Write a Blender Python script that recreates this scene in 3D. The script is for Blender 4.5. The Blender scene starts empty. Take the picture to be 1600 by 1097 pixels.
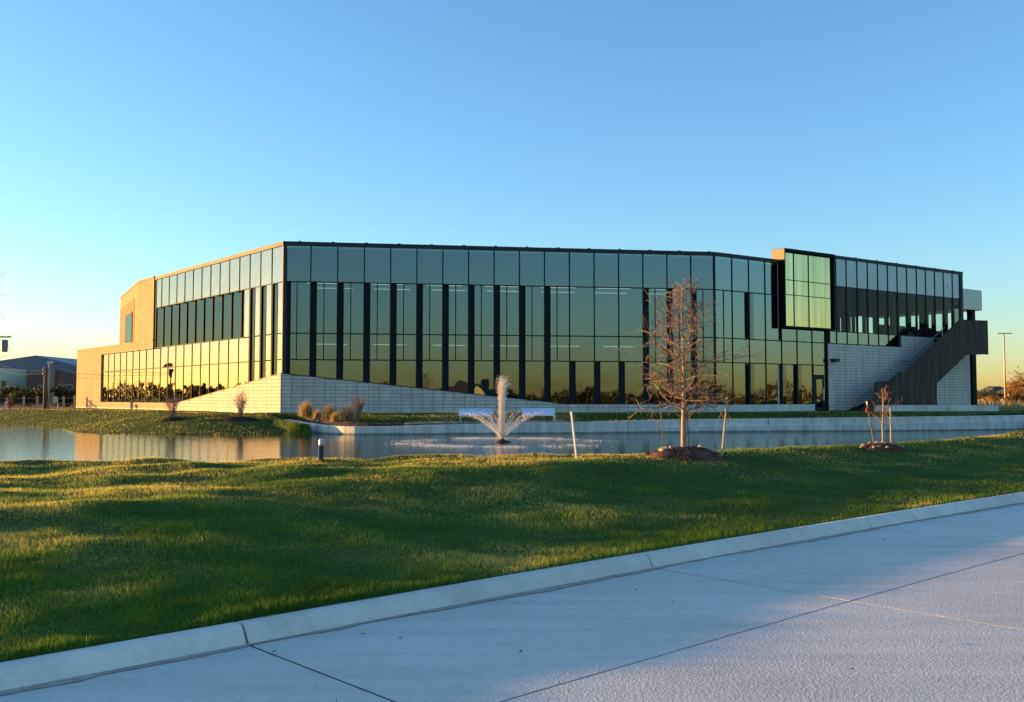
import bpy, math, random
import numpy as np
from mathutils import Vector, Matrix, noise

random.seed(7)
RNG = np.random.default_rng(11)
scene = bpy.context.scene
C = scene.collection
R = math.radians

# ------------------------------------------------------------------ camera
FPX = 1500.0                    # focal length in photo pixels (photo is 1600 wide)
PCX, PCY, HOR = 800.0, 548.5, 622.0
EYE = 1.65
cam_d = bpy.data.cameras.new("camera")
cam_d.sensor_width = 36.0
cam_d.lens = 36.0 * FPX / 1600.0
cam_d.clip_start = 0.1
cam_d.clip_end = 6000
cam = bpy.data.objects.new("camera", cam_d)
C.objects.link(cam)
PITCH = math.atan((HOR - PCY) / FPX)
cam.location = (0, 0, EYE)
cam.rotation_euler = (R(90) + PITCH, 0, 0)
scene.camera = cam

# ------------------------------------------------------------------ sky and sun
SUN_EL = 3.45
SUN_AZ = -78.0                  # degrees from +Y, towards -X
w = bpy.data.worlds.new("World")
scene.world = w
w.use_nodes = True
nt = w.node_tree
bg = nt.nodes["Background"]
sky = nt.nodes.new("ShaderNodeTexSky")
sky.sky_type = 'NISHITA'
sky.sun_disc = False
sky.sun_elevation = R(SUN_EL)
sky.sun_rotation = R(SUN_AZ)
sky.altitude = 0
sky.air_density = 1.0
sky.dust_density = 0.4
sky.ozone_density = 3.2
nt.links.new(sky.outputs[0], bg.inputs[0])
bg.inputs[1].default_value = 0.15
sd = bpy.data.lights.new("sun", 'SUN')
sd.energy = 3.3
sd.angle = R(0.6)
sd.color = (1.0, 0.52, 0.12)
sun = bpy.data.objects.new("sun", sd)
C.objects.link(sun)
sdir = Vector((math.sin(R(SUN_AZ)) * math.cos(R(SUN_EL)), math.cos(R(SUN_AZ)) * math.cos(R(SUN_EL)), math.sin(R(SUN_EL))))
sun.rotation_euler = sdir.to_track_quat('Z', 'Y').to_euler()
sun.location = sdir * 80
vs = scene.view_settings
vs.view_transform = 'Standard'
vs.look = 'None'
vs.exposure = 2.14
vs.gamma = 1
vs.use_curve_mapping = False
scene.cycles.use_denoising = True
scene.cycles.max_bounces = 8
scene.cycles.transparent_max_bounces = 16
scene.cycles.caustics_reflective = False
scene.cycles.caustics_refractive = False

# ------------------------------------------------------------------ materials
MATS = {}

class NT:
    def __init__(s, m):
        s.t = m.node_tree
        s.b = s.t.nodes["Principled BSDF"]
        s.out = s.t.nodes["Material Output"]
    def n(s, typ, **kw):
        nd = s.t.nodes.new(typ)
        for k, v in kw.items():
            if hasattr(nd, k) and k not in nd.inputs:
                setattr(nd, k, v)
            else:
                nd.inputs[k].default_value = v
        return nd
    def l(s, a, b):
        s.t.links.new(a, b)
    def coord(s, kind="Object", scale=(1, 1, 1)):
        tc = s.n("ShaderNodeTexCoord")
        mp = s.n("ShaderNodeMapping")
        mp.inputs["Scale"].default_value = scale
        s.l(tc.outputs[kind], mp.inputs["Vector"])
        return mp.outputs[0]
    def world(s, scale=(1, 1, 1)):
        g = s.n("ShaderNodeNewGeometry")
        mp = s.n("ShaderNodeMapping")
        mp.inputs["Scale"].default_value = scale
        s.l(g.outputs["Position"], mp.inputs["Vector"])
        return mp.outputs[0]
    def noise(s, vec, scale, detail=4, rough=.55):
        nd = s.n("ShaderNodeTexNoise")
        nd.inputs["Scale"].default_value = scale
        nd.inputs["Detail"].default_value = detail
        nd.inputs["Roughness"].default_value = rough
        s.l(vec, nd.inputs["Vector"])
        return nd.outputs["Fac"]
    def ramp(s, fac, stops):
        r = s.n("ShaderNodeValToRGB")
        e = r.color_ramp.elements
        while len(e) < len(stops):
            e.new(0.5)
        for i, (p, c) in enumerate(stops):
            e[i].position = p
            e[i].color = (c[0], c[1], c[2], 1) if len(c) == 3 else c
        s.l(fac, r.inputs[0])
        return r.outputs[0]
    def mix(s, fac, a, b, blend='MIX'):
        m = s.n("ShaderNodeMix", data_type='RGBA', blend_type=blend)
        for sock, v in ((0, fac), (6, a), (7, b)):
            if hasattr(v, "is_output"):
                s.l(v, m.inputs[sock])
            else:
                m.inputs[sock].default_value = v if sock == 0 else (v[0], v[1], v[2], 1)
        return m.outputs[2]
    def bump(s, h, strength, dist, normal=None):
        b = s.n("ShaderNodeBump")
        b.inputs["Strength"].default_value = strength
        b.inputs["Distance"].default_value = dist
        s.l(h, b.inputs["Height"])
        if normal is not None:
            s.l(normal, b.inputs["Normal"])
        return b.outputs[0]

def mat(name, col=(.5, .5, .5), rough=.6, metal=0.0, spec=.5):
    m = bpy.data.materials.new(name)
    m.use_nodes = True
    k = NT(m)
    k.b.inputs["Base Color"].default_value = (*col, 1)
    k.b.inputs["Roughness"].default_value = rough
    k.b.inputs["Metallic"].default_value = metal
    k.b.inputs["Specular IOR Level"].default_value = spec
    MATS[name] = m
    return m, k

def varied(name, col, amp=.25, scale=3.0, rough=.7, metal=0.0, bump=0.0, bscale=30, perobj=0.0, spec=.5, bdist=.01):
    m, k = mat(name, col, rough, metal, spec)
    v = k.world()
    n1 = k.noise(v, scale)
    n2 = k.noise(v, scale * 7)
    f = k.n("ShaderNodeMath", operation='ADD')
    k.l(n1, f.inputs[0]); k.l(n2, f.inputs[1])
    h = k.n("ShaderNodeMath", operation='MULTIPLY'); h.inputs[1].default_value = .5
    k.l(f.outputs[0], h.inputs[0])
    lo = tuple(c * (1 - amp) for c in col); hi = tuple(min(1, c * (1 + amp)) for c in col)
    c = k.ramp(h.outputs[0], [(.3, lo), (.7, hi)])
    if perobj:
        oi = k.n("ShaderNodeObjectInfo")
        r = k.ramp(oi.outputs["Random"], [(0, (1 - perobj,) * 3), (1, (1,) * 3)])
        c = k.mix(1.0, c, r, 'MULTIPLY')
    k.l(c, k.b.inputs["Base Color"])
    if bump:
        k.l(k.bump(k.noise(v, bscale), bump, bdist), k.b.inputs["Normal"])
    return m, k

def glass_mat(name, tint, refl, trans_col, wav=.004, power=4.0):
    """coated facade glass: a tinted mirror coat over dark see-through glass"""
    m = bpy.data.materials.new(name); m.use_nodes = True
    k = NT(m); MATS[name] = m
    k.t.nodes.remove(k.b)
    gl = k.n("ShaderNodeBsdfGlossy"); gl.inputs["Color"].default_value = (*tint, 1); gl.inputs["Roughness"].default_value = .012
    tr = k.n("ShaderNodeBsdfTransparent"); tr.inputs["Color"].default_value = (*trans_col, 1)
    fr = k.n("ShaderNodeLayerWeight"); fr.inputs["Blend"].default_value = .5
    pw = k.n("ShaderNodeMath", operation='POWER'); pw.inputs[1].default_value = power
    k.l(fr.outputs["Facing"], pw.inputs[0])
    mr = k.n("ShaderNodeMapRange"); mr.inputs["To Min"].default_value = refl; mr.inputs["To Max"].default_value = 1.0
    k.l(pw.outputs[0], mr.inputs["Value"])
    mx = k.n("ShaderNodeMixShader")
    k.l(mr.outputs[0], mx.inputs[0]); k.l(tr.outputs[0], mx.inputs[1]); k.l(gl.outputs[0], mx.inputs[2])
    v = k.world()
    oi = k.n("ShaderNodeObjectInfo")
    ad = k.n("ShaderNodeVectorMath", operation='ADD')
    cm = k.n("ShaderNodeCombineXYZ"); k.l(oi.outputs["Random"], cm.inputs[0])
    sc = k.n("ShaderNodeVectorMath", operation='SCALE'); sc.inputs["Scale"].default_value = 40
    k.l(cm.outputs[0], sc.inputs[0]); k.l(v, ad.inputs[0]); k.l(sc.outputs[0], ad.inputs[1])
    k.l(k.bump(k.noise(ad.outputs[0], .7, 1), .35, wav * 4), gl.inputs["Normal"])
    k.l(mx.outputs[0], k.out.inputs["Surface"])
    return m

glass_mat("facade_glass", (.58, .72, .72), .21, (.30, .36, .34))
glass_mat("dark_glass", (.30, .40, .37), .35, (.10, .13, .12))
glass_mat("clear_glass", (.9, .95, .95), .008, (.88, .93, .92), .002, 6.5)
glass_mat("low_glass", (.58, .58, .50), .44, (.2, .22, .2), .012)
# bronze-yellow coated glass of the projecting bay, with soft vertical streaks
m = glass_mat("gold_glass", (.95, .93, .42), .72, (.2, .2, .1))
k = NT.__new__(NT); k.t = m.node_tree
gl = [n for n in k.t.nodes if n.type == 'BSDF_GLOSSY'][0]
v = k.world((3.2, 3.2, .12))
k.l(k.ramp(k.noise(v, 1.0, 3), [(.3, (.46, .39, .18)), (.7, (.72, .62, .32))]), gl.inputs["Color"])
gl.inputs["Roughness"].default_value = .08

varied("spandrel", (.20, .25, .26), .06, .4, .28, .55)
varied("dark_metal", (.016, .022, .022), .2, 2, .65, 0, spec=.15)
varied("black_metal", (.008, .009, .010), .2, 2, .7, 0, spec=.1)
varied("fascia_metal", (.028, .040, .040), .2, 1, .6, 0, spec=.2)
varied("cap_metal_lit", (.26, .22, .16), .12, 1, .7, 0, spec=.15)  # paler copy of the fascia metal, low sunlight put into its colour
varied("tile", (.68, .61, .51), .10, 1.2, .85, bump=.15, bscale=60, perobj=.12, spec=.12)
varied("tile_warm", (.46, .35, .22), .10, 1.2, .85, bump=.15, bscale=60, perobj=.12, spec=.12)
for nm in ("tile", "tile_warm"):
    k = NT(MATS[nm]); src = k.b.inputs["Base Color"].links[0].from_socket
    st_ = k.ramp(k.noise(k.world((2.2, 2.2, .35)), 1.1, 4, .6), [(.38, (.84, .84, .85)), (.6, (1, 1, 1))])
    k.l(k.mix(1.0, src, st_, 'MULTIPLY'), k.b.inputs["Base Color"])
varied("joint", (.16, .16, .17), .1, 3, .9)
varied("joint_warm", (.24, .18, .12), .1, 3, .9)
varied("brick_orange", (.30, .125, .055), .12, 2.5, .85, bump=.3, bscale=25)
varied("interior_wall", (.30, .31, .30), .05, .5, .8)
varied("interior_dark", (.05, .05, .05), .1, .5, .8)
varied("soffit_brown", (.16, .12, .10), .1, 1, .8)
varied("roof_sheet", (.35, .35, .34), .1, .3, .9)
varied("upholstery_green", (.03, .055, .03), .15, 3, .9)
varied("upholstery_navy", (.02, .025, .05), .15, 3, .9)
varied("upholstery_dark", (.02, .018, .016), .15, 3, .9)
m, k = mat("light_strip", (1, 1, 1), .5)
k.b.inputs["Emission Color"].default_value = (1, .93, .75, 1); k.b.inputs["Emission Strength"].default_value = 1.1
mat("number_white", (.9, .9, .9), .4)

# bronze screen: vertical weathered streaks
m, k = mat("screen", (.03, .027, .024), .55, .35)
v = k.world((9, 9, .22))
k.l(k.ramp(k.noise(v, 1.6, 4), [(.32, (.014, .011, .008)), (.52, (.055, .043, .032)), (.68, (.17, .135, .10))]), k.b.inputs["Base Color"])

# concrete of the pond wall: stains running down from the coping
m, k = mat("wall_concrete", (.5, .5, .46), .85)
v1 = k.world((1.1, 1.1, .5)); v2 = k.world((5, 5, .6))
a = k.ramp(k.noise(v1, 1.2, 5), [(.3, (.56, .54, .47)), (.7, (.78, .74, .65))])
b = k.ramp(k.noise(v2, .7, 4), [(.42, (1, 1, 1)), (.72, (.66, .68, .68))])
gz_ = k.n("ShaderNodeNewGeometry"); sz_ = k.n("ShaderNodeSeparateXYZ"); k.l(gz_.outputs["Position"], sz_.inputs[0])
wet = k.ramp(k.n("ShaderNodeMath", operation='ADD').outputs[0], [(0, (0, 0, 0)), (1, (1, 1, 1))])
wet_m = [n for n in k.t.nodes if n.type == 'MATH'][-1]
k.l(sz_.outputs[2], wet_m.inputs[0])
nz_ = k.n("ShaderNodeMath", operation='MULTIPLY'); nz_.inputs[1].default_value = .10; k.l(k.noise(v2, .9, 3), nz_.inputs[0]); k.l(nz_.outputs[0], wet_m.inputs[1])
wr = [n for n in k.t.nodes if n.type == 'VALTORGB'][-1]
wr.color_ramp.elements[0].position = .0; wr.color_ramp.elements[0].color = (.36, .38, .34, 1)      # wet, algae-dark band at the waterline
wr.color_ramp.elements[1].position = .055
x_ = k.mix(1.0, k.mix(1.0, a, b, 'MULTIPLY'), wet, 'MULTIPLY')
k.l(x_, k.b.inputs["Base Color"])
k.l(k.bump(k.noise(k.world(), 25), .2, .01), k.b.inputs["Normal"])

TH_ROAD = math.radians(42.2)
def concrete_flat(name, dark, light, grain):
    m, k = mat(name, light, .8)
    v = k.world()
    big = k.noise(v, .55, 5); fine = k.noise(v, 9, 6, .7); gr = k.noise(v, 85, 2, .6)
    a = k.ramp(big, [(.3, dark), (.68, light)])
    b = k.ramp(fine, [(.3, (.90, .90, .90)), (.7, (1.04, 1.04, 1.04))])
    c = k.ramp(gr, [(.32, (1 - grain,) * 3), (.62, (1.0,) * 3)])
    spots = k.ramp(k.noise(k.world((1, 1, 1)), 4.3, 8, .75), [(.60, (1, 1, 1)), (.70, (.88, .88, .86))])
    x = k.mix(1.0, k.mix(1.0, k.mix(1.0, a, b, 'MULTIPLY'), c, 'MULTIPLY'), spots, 'MULTIPLY')
    # slab-to-slab tone, long wear streaks and hairline cracks
    oi = k.n("ShaderNodeObjectInfo")
    x = k.mix(1.0, x, k.ramp(oi.outputs["Random"], [(0, (.93, .93, .93)), (1, (1, 1, 1))]), 'MULTIPLY')
    rot = k.n("ShaderNodeMapping"); rot.inputs["Rotation"].default_value = (0, 0, -TH_ROAD); rot.inputs["Scale"].default_value = (.22, 2.6, 1)
    gp = k.n("ShaderNodeNewGeometry"); k.l(gp.outputs["Position"], rot.inputs["Vector"])
    x = k.mix(1.0, x, k.ramp(k.noise(rot.outputs[0], 1.3, 5, .6), [(.35, (.87, .87, .86)), (.6, (1, 1, 1))]), 'MULTIPLY')
    vc = k.n("ShaderNodeTexVoronoi", feature='DISTANCE_TO_EDGE'); vc.inputs["Scale"].default_value = .33
    wv = k.n("ShaderNodeTexNoise"); wv.inputs["Scale"].default_value = 1.7; k.l(v, wv.inputs["Vector"])
    wa = k.n("ShaderNodeVectorMath", operation='ADD'); k.l(v, wa.inputs[0]); k.l(wv.outputs["Color"], wa.inputs[1]); k.l(wa.outputs[0], vc.inputs["Vector"])
    gate = k.ramp(k.noise(v, .35, 2), [(.56, (1, 1, 1)), (.62, (0, 0, 0))])
    crk = k.ramp(vc.outputs["Distance"], [(.0, (.55, .53, .5)), (.0035, (1, 1, 1))])
    x = k.mix(1.0, x, k.mix(1.0, crk, gate, 'LIGHTEN'), 'MULTIPLY')
    k.l(x, k.b.inputs["Base Color"])
    n1 = k.bump(gr, .9, .006)
    vo = k.n("ShaderNodeTexVoronoi"); vo.inputs["Scale"].default_value = 48
    k.l(v, vo.inputs["Vector"])
    n2 = k.bump(vo.outputs["Distance"], .55, .006, n1)
    k.l(n2, k.b.inputs["Normal"])
concrete_flat("road_concrete", (.74, .66, .56), (.86, .78, .68), .24)
concrete_flat("kerb_concrete", (.70, .65, .56), (.86, .80, .70), .12)
mat("joint_tar", (.03, .028, .026), .9)

# grass ground under the blades
m, k = mat("grass_ground", (.06, .10, .02), .95, spec=.1)
v = k.world()
big = k.noise(v, .16, 4); mid = k.noise(v, 1.1, 5); fine = k.noise(v, 26, 3, .7)
a = k.ramp(mid, [(.3, (.040, .080, .010)), (.55, (.070, .120, .016)), (.75, (.14, .15, .035))])
b = k.ramp(fine, [(.3, (.45, .45, .45)), (.7, (1.25, 1.25, 1.2))])
g = k.mix(1.0, a, b, 'MULTIPLY')
ge = k.n("ShaderNodeNewGeometry"); sx = k.n("ShaderNodeSeparateXYZ"); k.l(ge.outputs["Position"], sx.inputs[0])
far = k.n("ShaderNodeMapRange"); far.inputs["From Min"].default_value = 66; far.inputs["From Max"].default_value = 82
k.l(sx.outputs[1], far.inputs["Value"])
yellowed = k.ramp(big, [(.35, (.16, .12, .06)), (.65, (.24, .17, .08))])
k.l(k.mix(far.outputs[0], g, yellowed), k.b.inputs["Base Color"])
n1 = k.bump(fine, 1.0, .05)
n2 = k.bump(k.noise(k.world((1, 1, 1)), 3.0, 4), 1.0, .25, n1)
k.l(n2, k.b.inputs["Normal"])

# blades: colour by a per-blade attribute
def blade_mat(name, c0, c1, c2):
    m, k = mat(name, c1, .55, spec=.25)
    at = k.n("ShaderNodeAttribute"); at.attribute_name = "tone"
    c = k.ramp(at.outputs["Fac"], [(0, c0), (.5, c1), (1, c2)])
    k.l(c, k.b.inputs["Base Color"])
    tl = k.n("ShaderNodeBsdfTranslucent"); k.l(c, tl.inputs["Color"])
    mx = k.n("ShaderNodeMixShader"); mx.inputs[0].default_value = .45
    k.l(k.b.outputs[0], mx.inputs[1]); k.l(tl.outputs[0], mx.inputs[2])
    k.l(mx.outputs[0], k.out.inputs["Surface"])
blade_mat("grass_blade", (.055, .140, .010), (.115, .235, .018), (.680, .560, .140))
blade_mat("straw_blade", (.30, .19, .07), (.42, .29, .12), (.55, .42, .20))
blade_mat("leaf_autumn", (.20, .09, .02), (.34, .17, .04), (.42, .26, .07))
blade_mat("leaf_dark", (.025, .035, .015), (.045, .055, .022), (.08, .08, .03))
blade_mat("leaf_brown", (.10, .055, .025), (.16, .09, .04), (.22, .14, .06))

# water
m, k = mat("water", (.020, .030, .028), .04, spec=.5)
k.b.inputs["IOR"].default_value = 1.33
va = k.world((.55, 1.5, 1)); vb = k.world((1, 2.4, 1))
n1 = k.bump(k.noise(va, 2.2, 3), .16, .045)
n2 = k.bump(k.noise(vb, 8.0, 3, .6), .22, .010, n1)
k.l(n2, k.b.inputs["Normal"])
m, k = mat("spray", (.92, .90, .86), .25)
tl = k.n("ShaderNodeBsdfTranslucent"); tl.inputs["Color"].default_value = (.92, .9, .86, 1)
mx = k.n("ShaderNodeMixShader"); mx.inputs[0].default_value = .5
k.l(k.b.outputs[0], mx.inputs[1]); k.l(tl.outputs[0], mx.inputs[2]); k.l(mx.outputs[0], k.out.inputs["Surface"])
m, k = mat("mist", (.9, .88, .82), .6)
tr = k.n("ShaderNodeBsdfTransparent"); mx = k.n("ShaderNodeMixShader")
nf = k.ramp(k.noise(k.world((1, 1, 1)), 7, 4, .7), [(.40, (0, 0, 0)), (.8, (.5, .5, .5))])
k.l(nf, mx.inputs[0]); k.l(tr.outputs[0], mx.inputs[1]); k.l(k.b.outputs[0], mx.inputs[2]); k.l(mx.outputs[0], k.out.inputs["Surface"])

varied("mulch", (.14, .060, .032), .5, 6, .95, bump=1.0, bscale=22, bdist=.06)
varied("mulch_dark", (.055, .030, .020), .5, 6, .95, bump=1.0, bscale=22, bdist=.06)
varied("bark_pale", (.33, .24, .16), .25, 14, .85, bump=.6, bscale=40)
varied("bark_brown", (.13, .075, .05), .25, 14, .85, bump=.6, bscale=40)
varied("twig", (.21, .135, .10), .25, 10, .8)
varied("twig_pink", (.30, .16, .11), .25, 10, .8)
varied("rock", (.40, .34, .27), .35, 8, .85, bump=.5, bscale=30, perobj=.3)
varied("river_rock", (.30, .24, .18), .75, 11, .8)
varied("wood_stake", (.40, .33, .24), .2, 12, .8)
varied("wood_pole", (.16, .10, .065), .25, 6, .9)
varied("paint_white", (.75, .75, .72), .06, 4, .55)
varied("post_dark", (.05, .04, .035), .2, 8, .6)
varied("steel", (.62, .68, .74), .05, 3, .24, .9)
varied("galvanised", (.45, .46, .46), .12, 5, .5, .5)
varied("transformer_grey", (.20, .21, .23), .1, 5, .5)
varied("cabinet_white", (.60, .58, .54), .1, 5, .6)
varied("red_paint", (.40, .03, .02), .15, 6, .5)
varied("rubber", (.012, .012, .012), .1, 6, .6)
varied("pole_tan", (.50, .40, .28), .06, 3, .5)
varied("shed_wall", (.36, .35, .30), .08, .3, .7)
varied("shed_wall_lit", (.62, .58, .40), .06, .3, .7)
varied("shed_roof", (.13, .15, .19), .1, .4, .5, .3)
varied("shed_red", (.15, .075, .055), .15, .6, .8)
varied("shed_panel", (.24, .20, .15), .1, 1, .8)
varied("roof_shingle", (.055, .050, .055), .2, 1.2, .9)
varied("house_brick", (.22, .12, .085), .2, 2, .9)
varied("house_trim", (.62, .55, .46), .06, 1, .8)
varied("house_cream", (.55, .42, .28), .1, 1, .8)
mat("window_dark", (.02, .025, .03), .1)

# ------------------------------------------------------------------ helpers
def link(o, parent=None):
    C.objects.link(o)
    if parent is not None:
        o.parent = parent
    return o

def mk(name, verts, faces, m, parent=None, smooth=False, mesh=None):
    if mesh is None:
        mesh = bpy.data.meshes.new(name)
        mesh.from_pydata([tuple(v) for v in verts], [], faces)
        mesh.update()
        if m:
            mesh.materials.append(MATS[m])
        if smooth:
            mesh.shade_smooth()
    return link(bpy.data.objects.new(name, mesh), parent)

def tag(o, label=None, cat=None, group=None, kind=None):
    if label: o["label"] = label
    if cat: o["category"] = cat
    if group: o["group"] = group
    if kind: o["kind"] = kind
    return o

def thing(name, loc, label, cat, group=None, rz=0.0):
    o = bpy.data.objects.new(name, None)
    o.empty_display_size = .3
    C.objects.link(o)
    o.location = loc
    o.rotation_euler = (0, 0, rz)
    return tag(o, label, cat, group)

class MB:
    """collects boxes, prisms and tubes; build() makes one mesh object"""
    def __init__(s):
        s.v = []; s.f = []
    def add(s, vs, fs):
        b = len(s.v)
        s.v += [tuple(p) for p in vs]
        s.f += [tuple(i + b for i in f) for f in fs]
        return s
    def box(s, x0, x1, y0, y1, z0, z1):
        s.add([(x0, y0, z0), (x1, y0, z0), (x1, y1, z0), (x0, y1, z0), (x0, y0, z1), (x1, y0, z1), (x1, y1, z1), (x0, y1, z1)],
              [(0, 3, 2, 1), (4, 5, 6, 7), (0, 1, 5, 4), (1, 2, 6, 5), (2, 3, 7, 6), (3, 0, 4, 7)])
        return s
    def tube(s, pts, rad, n=6, cap=True):
        pts = [Vector(p) for p in pts]
        if not hasattr(rad, "__len__"):
            rad = [rad] * len(pts)
        base = len(s.v)
        for i, p in enumerate(pts):
            d = (pts[min(i + 1, len(pts) - 1)] - pts[max(i - 1, 0)])
            d = d.normalized() if d.length > 1e-9 else Vector((0, 0, 1))
            a = d.cross(Vector((0, 0, 1)) if abs(d.z) < .95 else Vector((1, 0, 0))).normalized()
            b = d.cross(a)
            for j in range(n):
                t = 2 * math.pi * j / n
                s.v.append(tuple(p + a * (math.cos(t) * rad[i]) + b * (math.sin(t) * rad[i])))
        for i in range(len(pts) - 1):
            for j in range(n):
                s.f.append((base + i * n + j, base + i * n + (j + 1) % n, base + (i + 1) * n + (j + 1) % n, base + (i + 1) * n + j))
        if cap:
            s.f.append(tuple(base + j for j in range(n))[::-1])
            s.f.append(tuple(base + (len(pts) - 1) * n + j for j in range(n)))
        return s
    def lathe(s, prof, n=16, at=(0, 0, 0)):
        base = len(s.v)
        for r, z in prof:
            for j in range(n):
                t = 2 * math.pi * j / n
                s.v.append((at[0] + r * math.cos(t), at[1] + r * math.sin(t), at[2] + z))
        for i in range(len(prof) - 1):
            for j in range(n):
                s.f.append((base + i * n + j, base + i * n + (j + 1) % n, base + (i + 1) * n + (j + 1) % n, base + (i + 1) * n + j))
        s.f.append(tuple(base + j for j in range(n))[::-1])
        s.f.append(tuple(base + (len(prof) - 1) * n + j for j in range(n)))
        return s
    def extrude(s, poly, z0, z1):
        n = len(poly); b = len(s.v)
        s.v += [(p[0], p[1], z0) for p in poly] + [(p[0], p[1], z1) for p in poly]
        s.f += [tuple(b + i for i in range(n))[::-1], tuple(b + n + i for i in range(n))]
        s.f += [(b + i, b + (i + 1) % n, b + n + (i + 1) % n, b + n + i) for i in range(n)]
        return s
    def build(s, name, m, parent=None, smooth=False):
        return mk(name, s.v, s.f, m, parent, smooth)

class Wall:
    """vertical plane frame: u runs along the wall, n points outward"""
    def __init__(s, o, u, out):
        s.o = Vector((o[0], o[1])); s.u = Vector(u).normalized()
        n = Vector((s.u.y, -s.u.x))
        if n.dot(Vector(out)) < 0: n = -n
        s.n = n
        s.flip = (s.u.x * s.n.y - s.u.y * s.n.x) > 0
    def p(s, u, z, n=0.0):
        q = s.o + s.u * u + s.n * n
        return (q.x, q.y, z)
    def px(s, x, off=0.0):
        """u where the photo column x meets this wall plane moved out by off"""
        a = (x - PCX) / FPX
        o = s.o + s.n * off
        return (a * o.y - o.x) / (s.u.x - a * s.u.y)
    def pz(s, x, y, off=0.0):
        u = s.px(x, off)
        q = s.o + s.u * u + s.n * off
        return u, EYE + (HOR - y) / FPX * q.y
    def prism(s, mb, poly, n0, n1):
        k = len(poly)
        vs = [s.p(u, z, n0) for u, z in poly] + [s.p(u, z, n1) for u, z in poly]
        fs = [tuple(range(k))[::-1], tuple(range(k, 2 * k))] + [(i, (i + 1) % k, k + (i + 1) % k, k + i) for i in range(k)]
        mb.add(vs, fs)
        return mb
    def box(s, mb, u0, u1, z0, z1, n0, n1):
        return s.prism(mb, [(u0, z0), (u1, z0), (u1, z1), (u0, z1)], n0, n1)

def clip(poly, a, b, c):
    """keep the part of the polygon where a*u + b*z <= c"""
    out = []
    for i in range(len(poly)):
        p, q = poly[i], poly[(i + 1) % len(poly)]
        dp, dq = a * p[0] + b * p[1] - c, a * q[0] + b * q[1] - c
        if dp <= 0: out.append(p)
        if dp * dq < 0:
            t = dp / (dp - dq)
            out.append((p[0] + (q[0] - p[0]) * t, p[1] + (q[1] - p[1]) * t))
    return out

def area(poly):
    return abs(sum(poly[i][0] * poly[(i + 1) % len(poly)][1] - poly[(i + 1) % len(poly)][0] * poly[i][1] for i in range(len(poly)))) / 2

# ------------------------------------------------------------------ terrain
KP = np.array((1.37, 9.41)); TH0 = R(42.2); KR = 260.0      # kerb: an arc of large radius
KC = KP + KR * np.array((math.sin(TH0), -math.cos(TH0)))
PHI0 = math.atan2(KP[1] - KC[1], KP[0] - KC[0])
def st2xy(s, t):
    ph = PHI0 - np.asarray(s) / KR
    r = KR + np.asarray(t)
    return KC[0] + r * np.cos(ph), KC[1] + r * np.sin(ph)
def xy2st(x, y):
    dx = np.asarray(x) - KC[0]; dy = np.asarray(y) - KC[1]
    d = PHI0 - np.arctan2(dy, dx)
    d = (d + math.pi) % (2 * math.pi) - math.pi
    return KR * d, np.hypot(dx, dy) - KR

WATER_Z = -.09
WALL = [(-12.3, 52.0, .50), (-11.0, 49.6, .42), (-9.6, 47.6, .34), (-8.3, 46.3, .30), (-7.2, 45.8, .29), (-5.8, 45.9, .30), (-1.9, 46.6, .38),
        (3.2, 47.5, .46), (8.5, 49.0, .55), (14.4, 50.2, .60), (21.8, 51.4, .66), (28.7, 53.6, .70), (34.5, 57.0, .74)]
SHORE_NEAR = [(-95, 30), (-60, 25), (-30, 22.5), (-10, 21.4), (-4, 21.8), (0, 22.2), (3, 23.6), (6, 25.3), (9.5, 28.0), (14, 32.5), (19, 38.5), (23.5, 45), (27.5, 51), (32, 56)]
SHORE_FAR = [(-10.4, 46.8), (-13.5, 45.6), (-17.1, 45.2), (-20.3, 46.2), (-22.5, 49), (-25.5, 54.5), (-29.5, 59.5), (-34, 63), (-50, 74), (-75, 80), (-95, 70)]
POND = SHORE_NEAR + [(a, b) for a, b, _ in WALL[::-1][:-3]] + SHORE_FAR

def seg_dist(x, y, poly, closed=True):
    d = np.full(np.shape(x), 1e9)
    n = len(poly)
    for i in range(n if closed else n - 1):
        ax, ay = poly[i][:2]; bx, by = poly[(i + 1) % n][:2]
        ex, ey = bx - ax, by - ay
        t = np.clip(((x - ax) * ex + (y - ay) * ey) / (ex * ex + ey * ey + 1e-12), 0, 1)
        d = np.minimum(d, np.hypot(x - ax - t * ex, y - ay - t * ey))
    return d
def inside(x, y, poly):
    r = np.zeros(np.shape(x), bool)
    n = len(poly)
    for i in range(n):
        ax, ay = poly[i]; bx, by = poly[(i + 1) % n]
        c = ((ay > y) != (by > y))
        xi = (bx - ax) * (y - ay) / (by - ay + 1e-12) + ax
        r ^= c & (x < xi)
    return r
def sst(a, b, x):
    t = np.clip((x - a) / (b - a), 0, 1)
    return t * t * (3 - 2 * t)
_hg = RNG.random((64, 64)) - .5
def vnoise(x, y, sc, ox=0.0):
    u = x / sc + ox + 1000.0; v = y / sc + ox * 1.7 + 1000.0
    i = np.floor(u).astype(int); j = np.floor(v).astype(int)
    f = u - i; g = v - j
    f = f * f * (3 - 2 * f); g = g * g * (3 - 2 * g)
    h = lambda a, b: _hg[a % 64, b % 64]
    return (h(i, j) * (1 - f) + h(i + 1, j) * f) * (1 - g) + (h(i, j + 1) * (1 - f) + h(i + 1, j + 1) * f) * g

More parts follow.
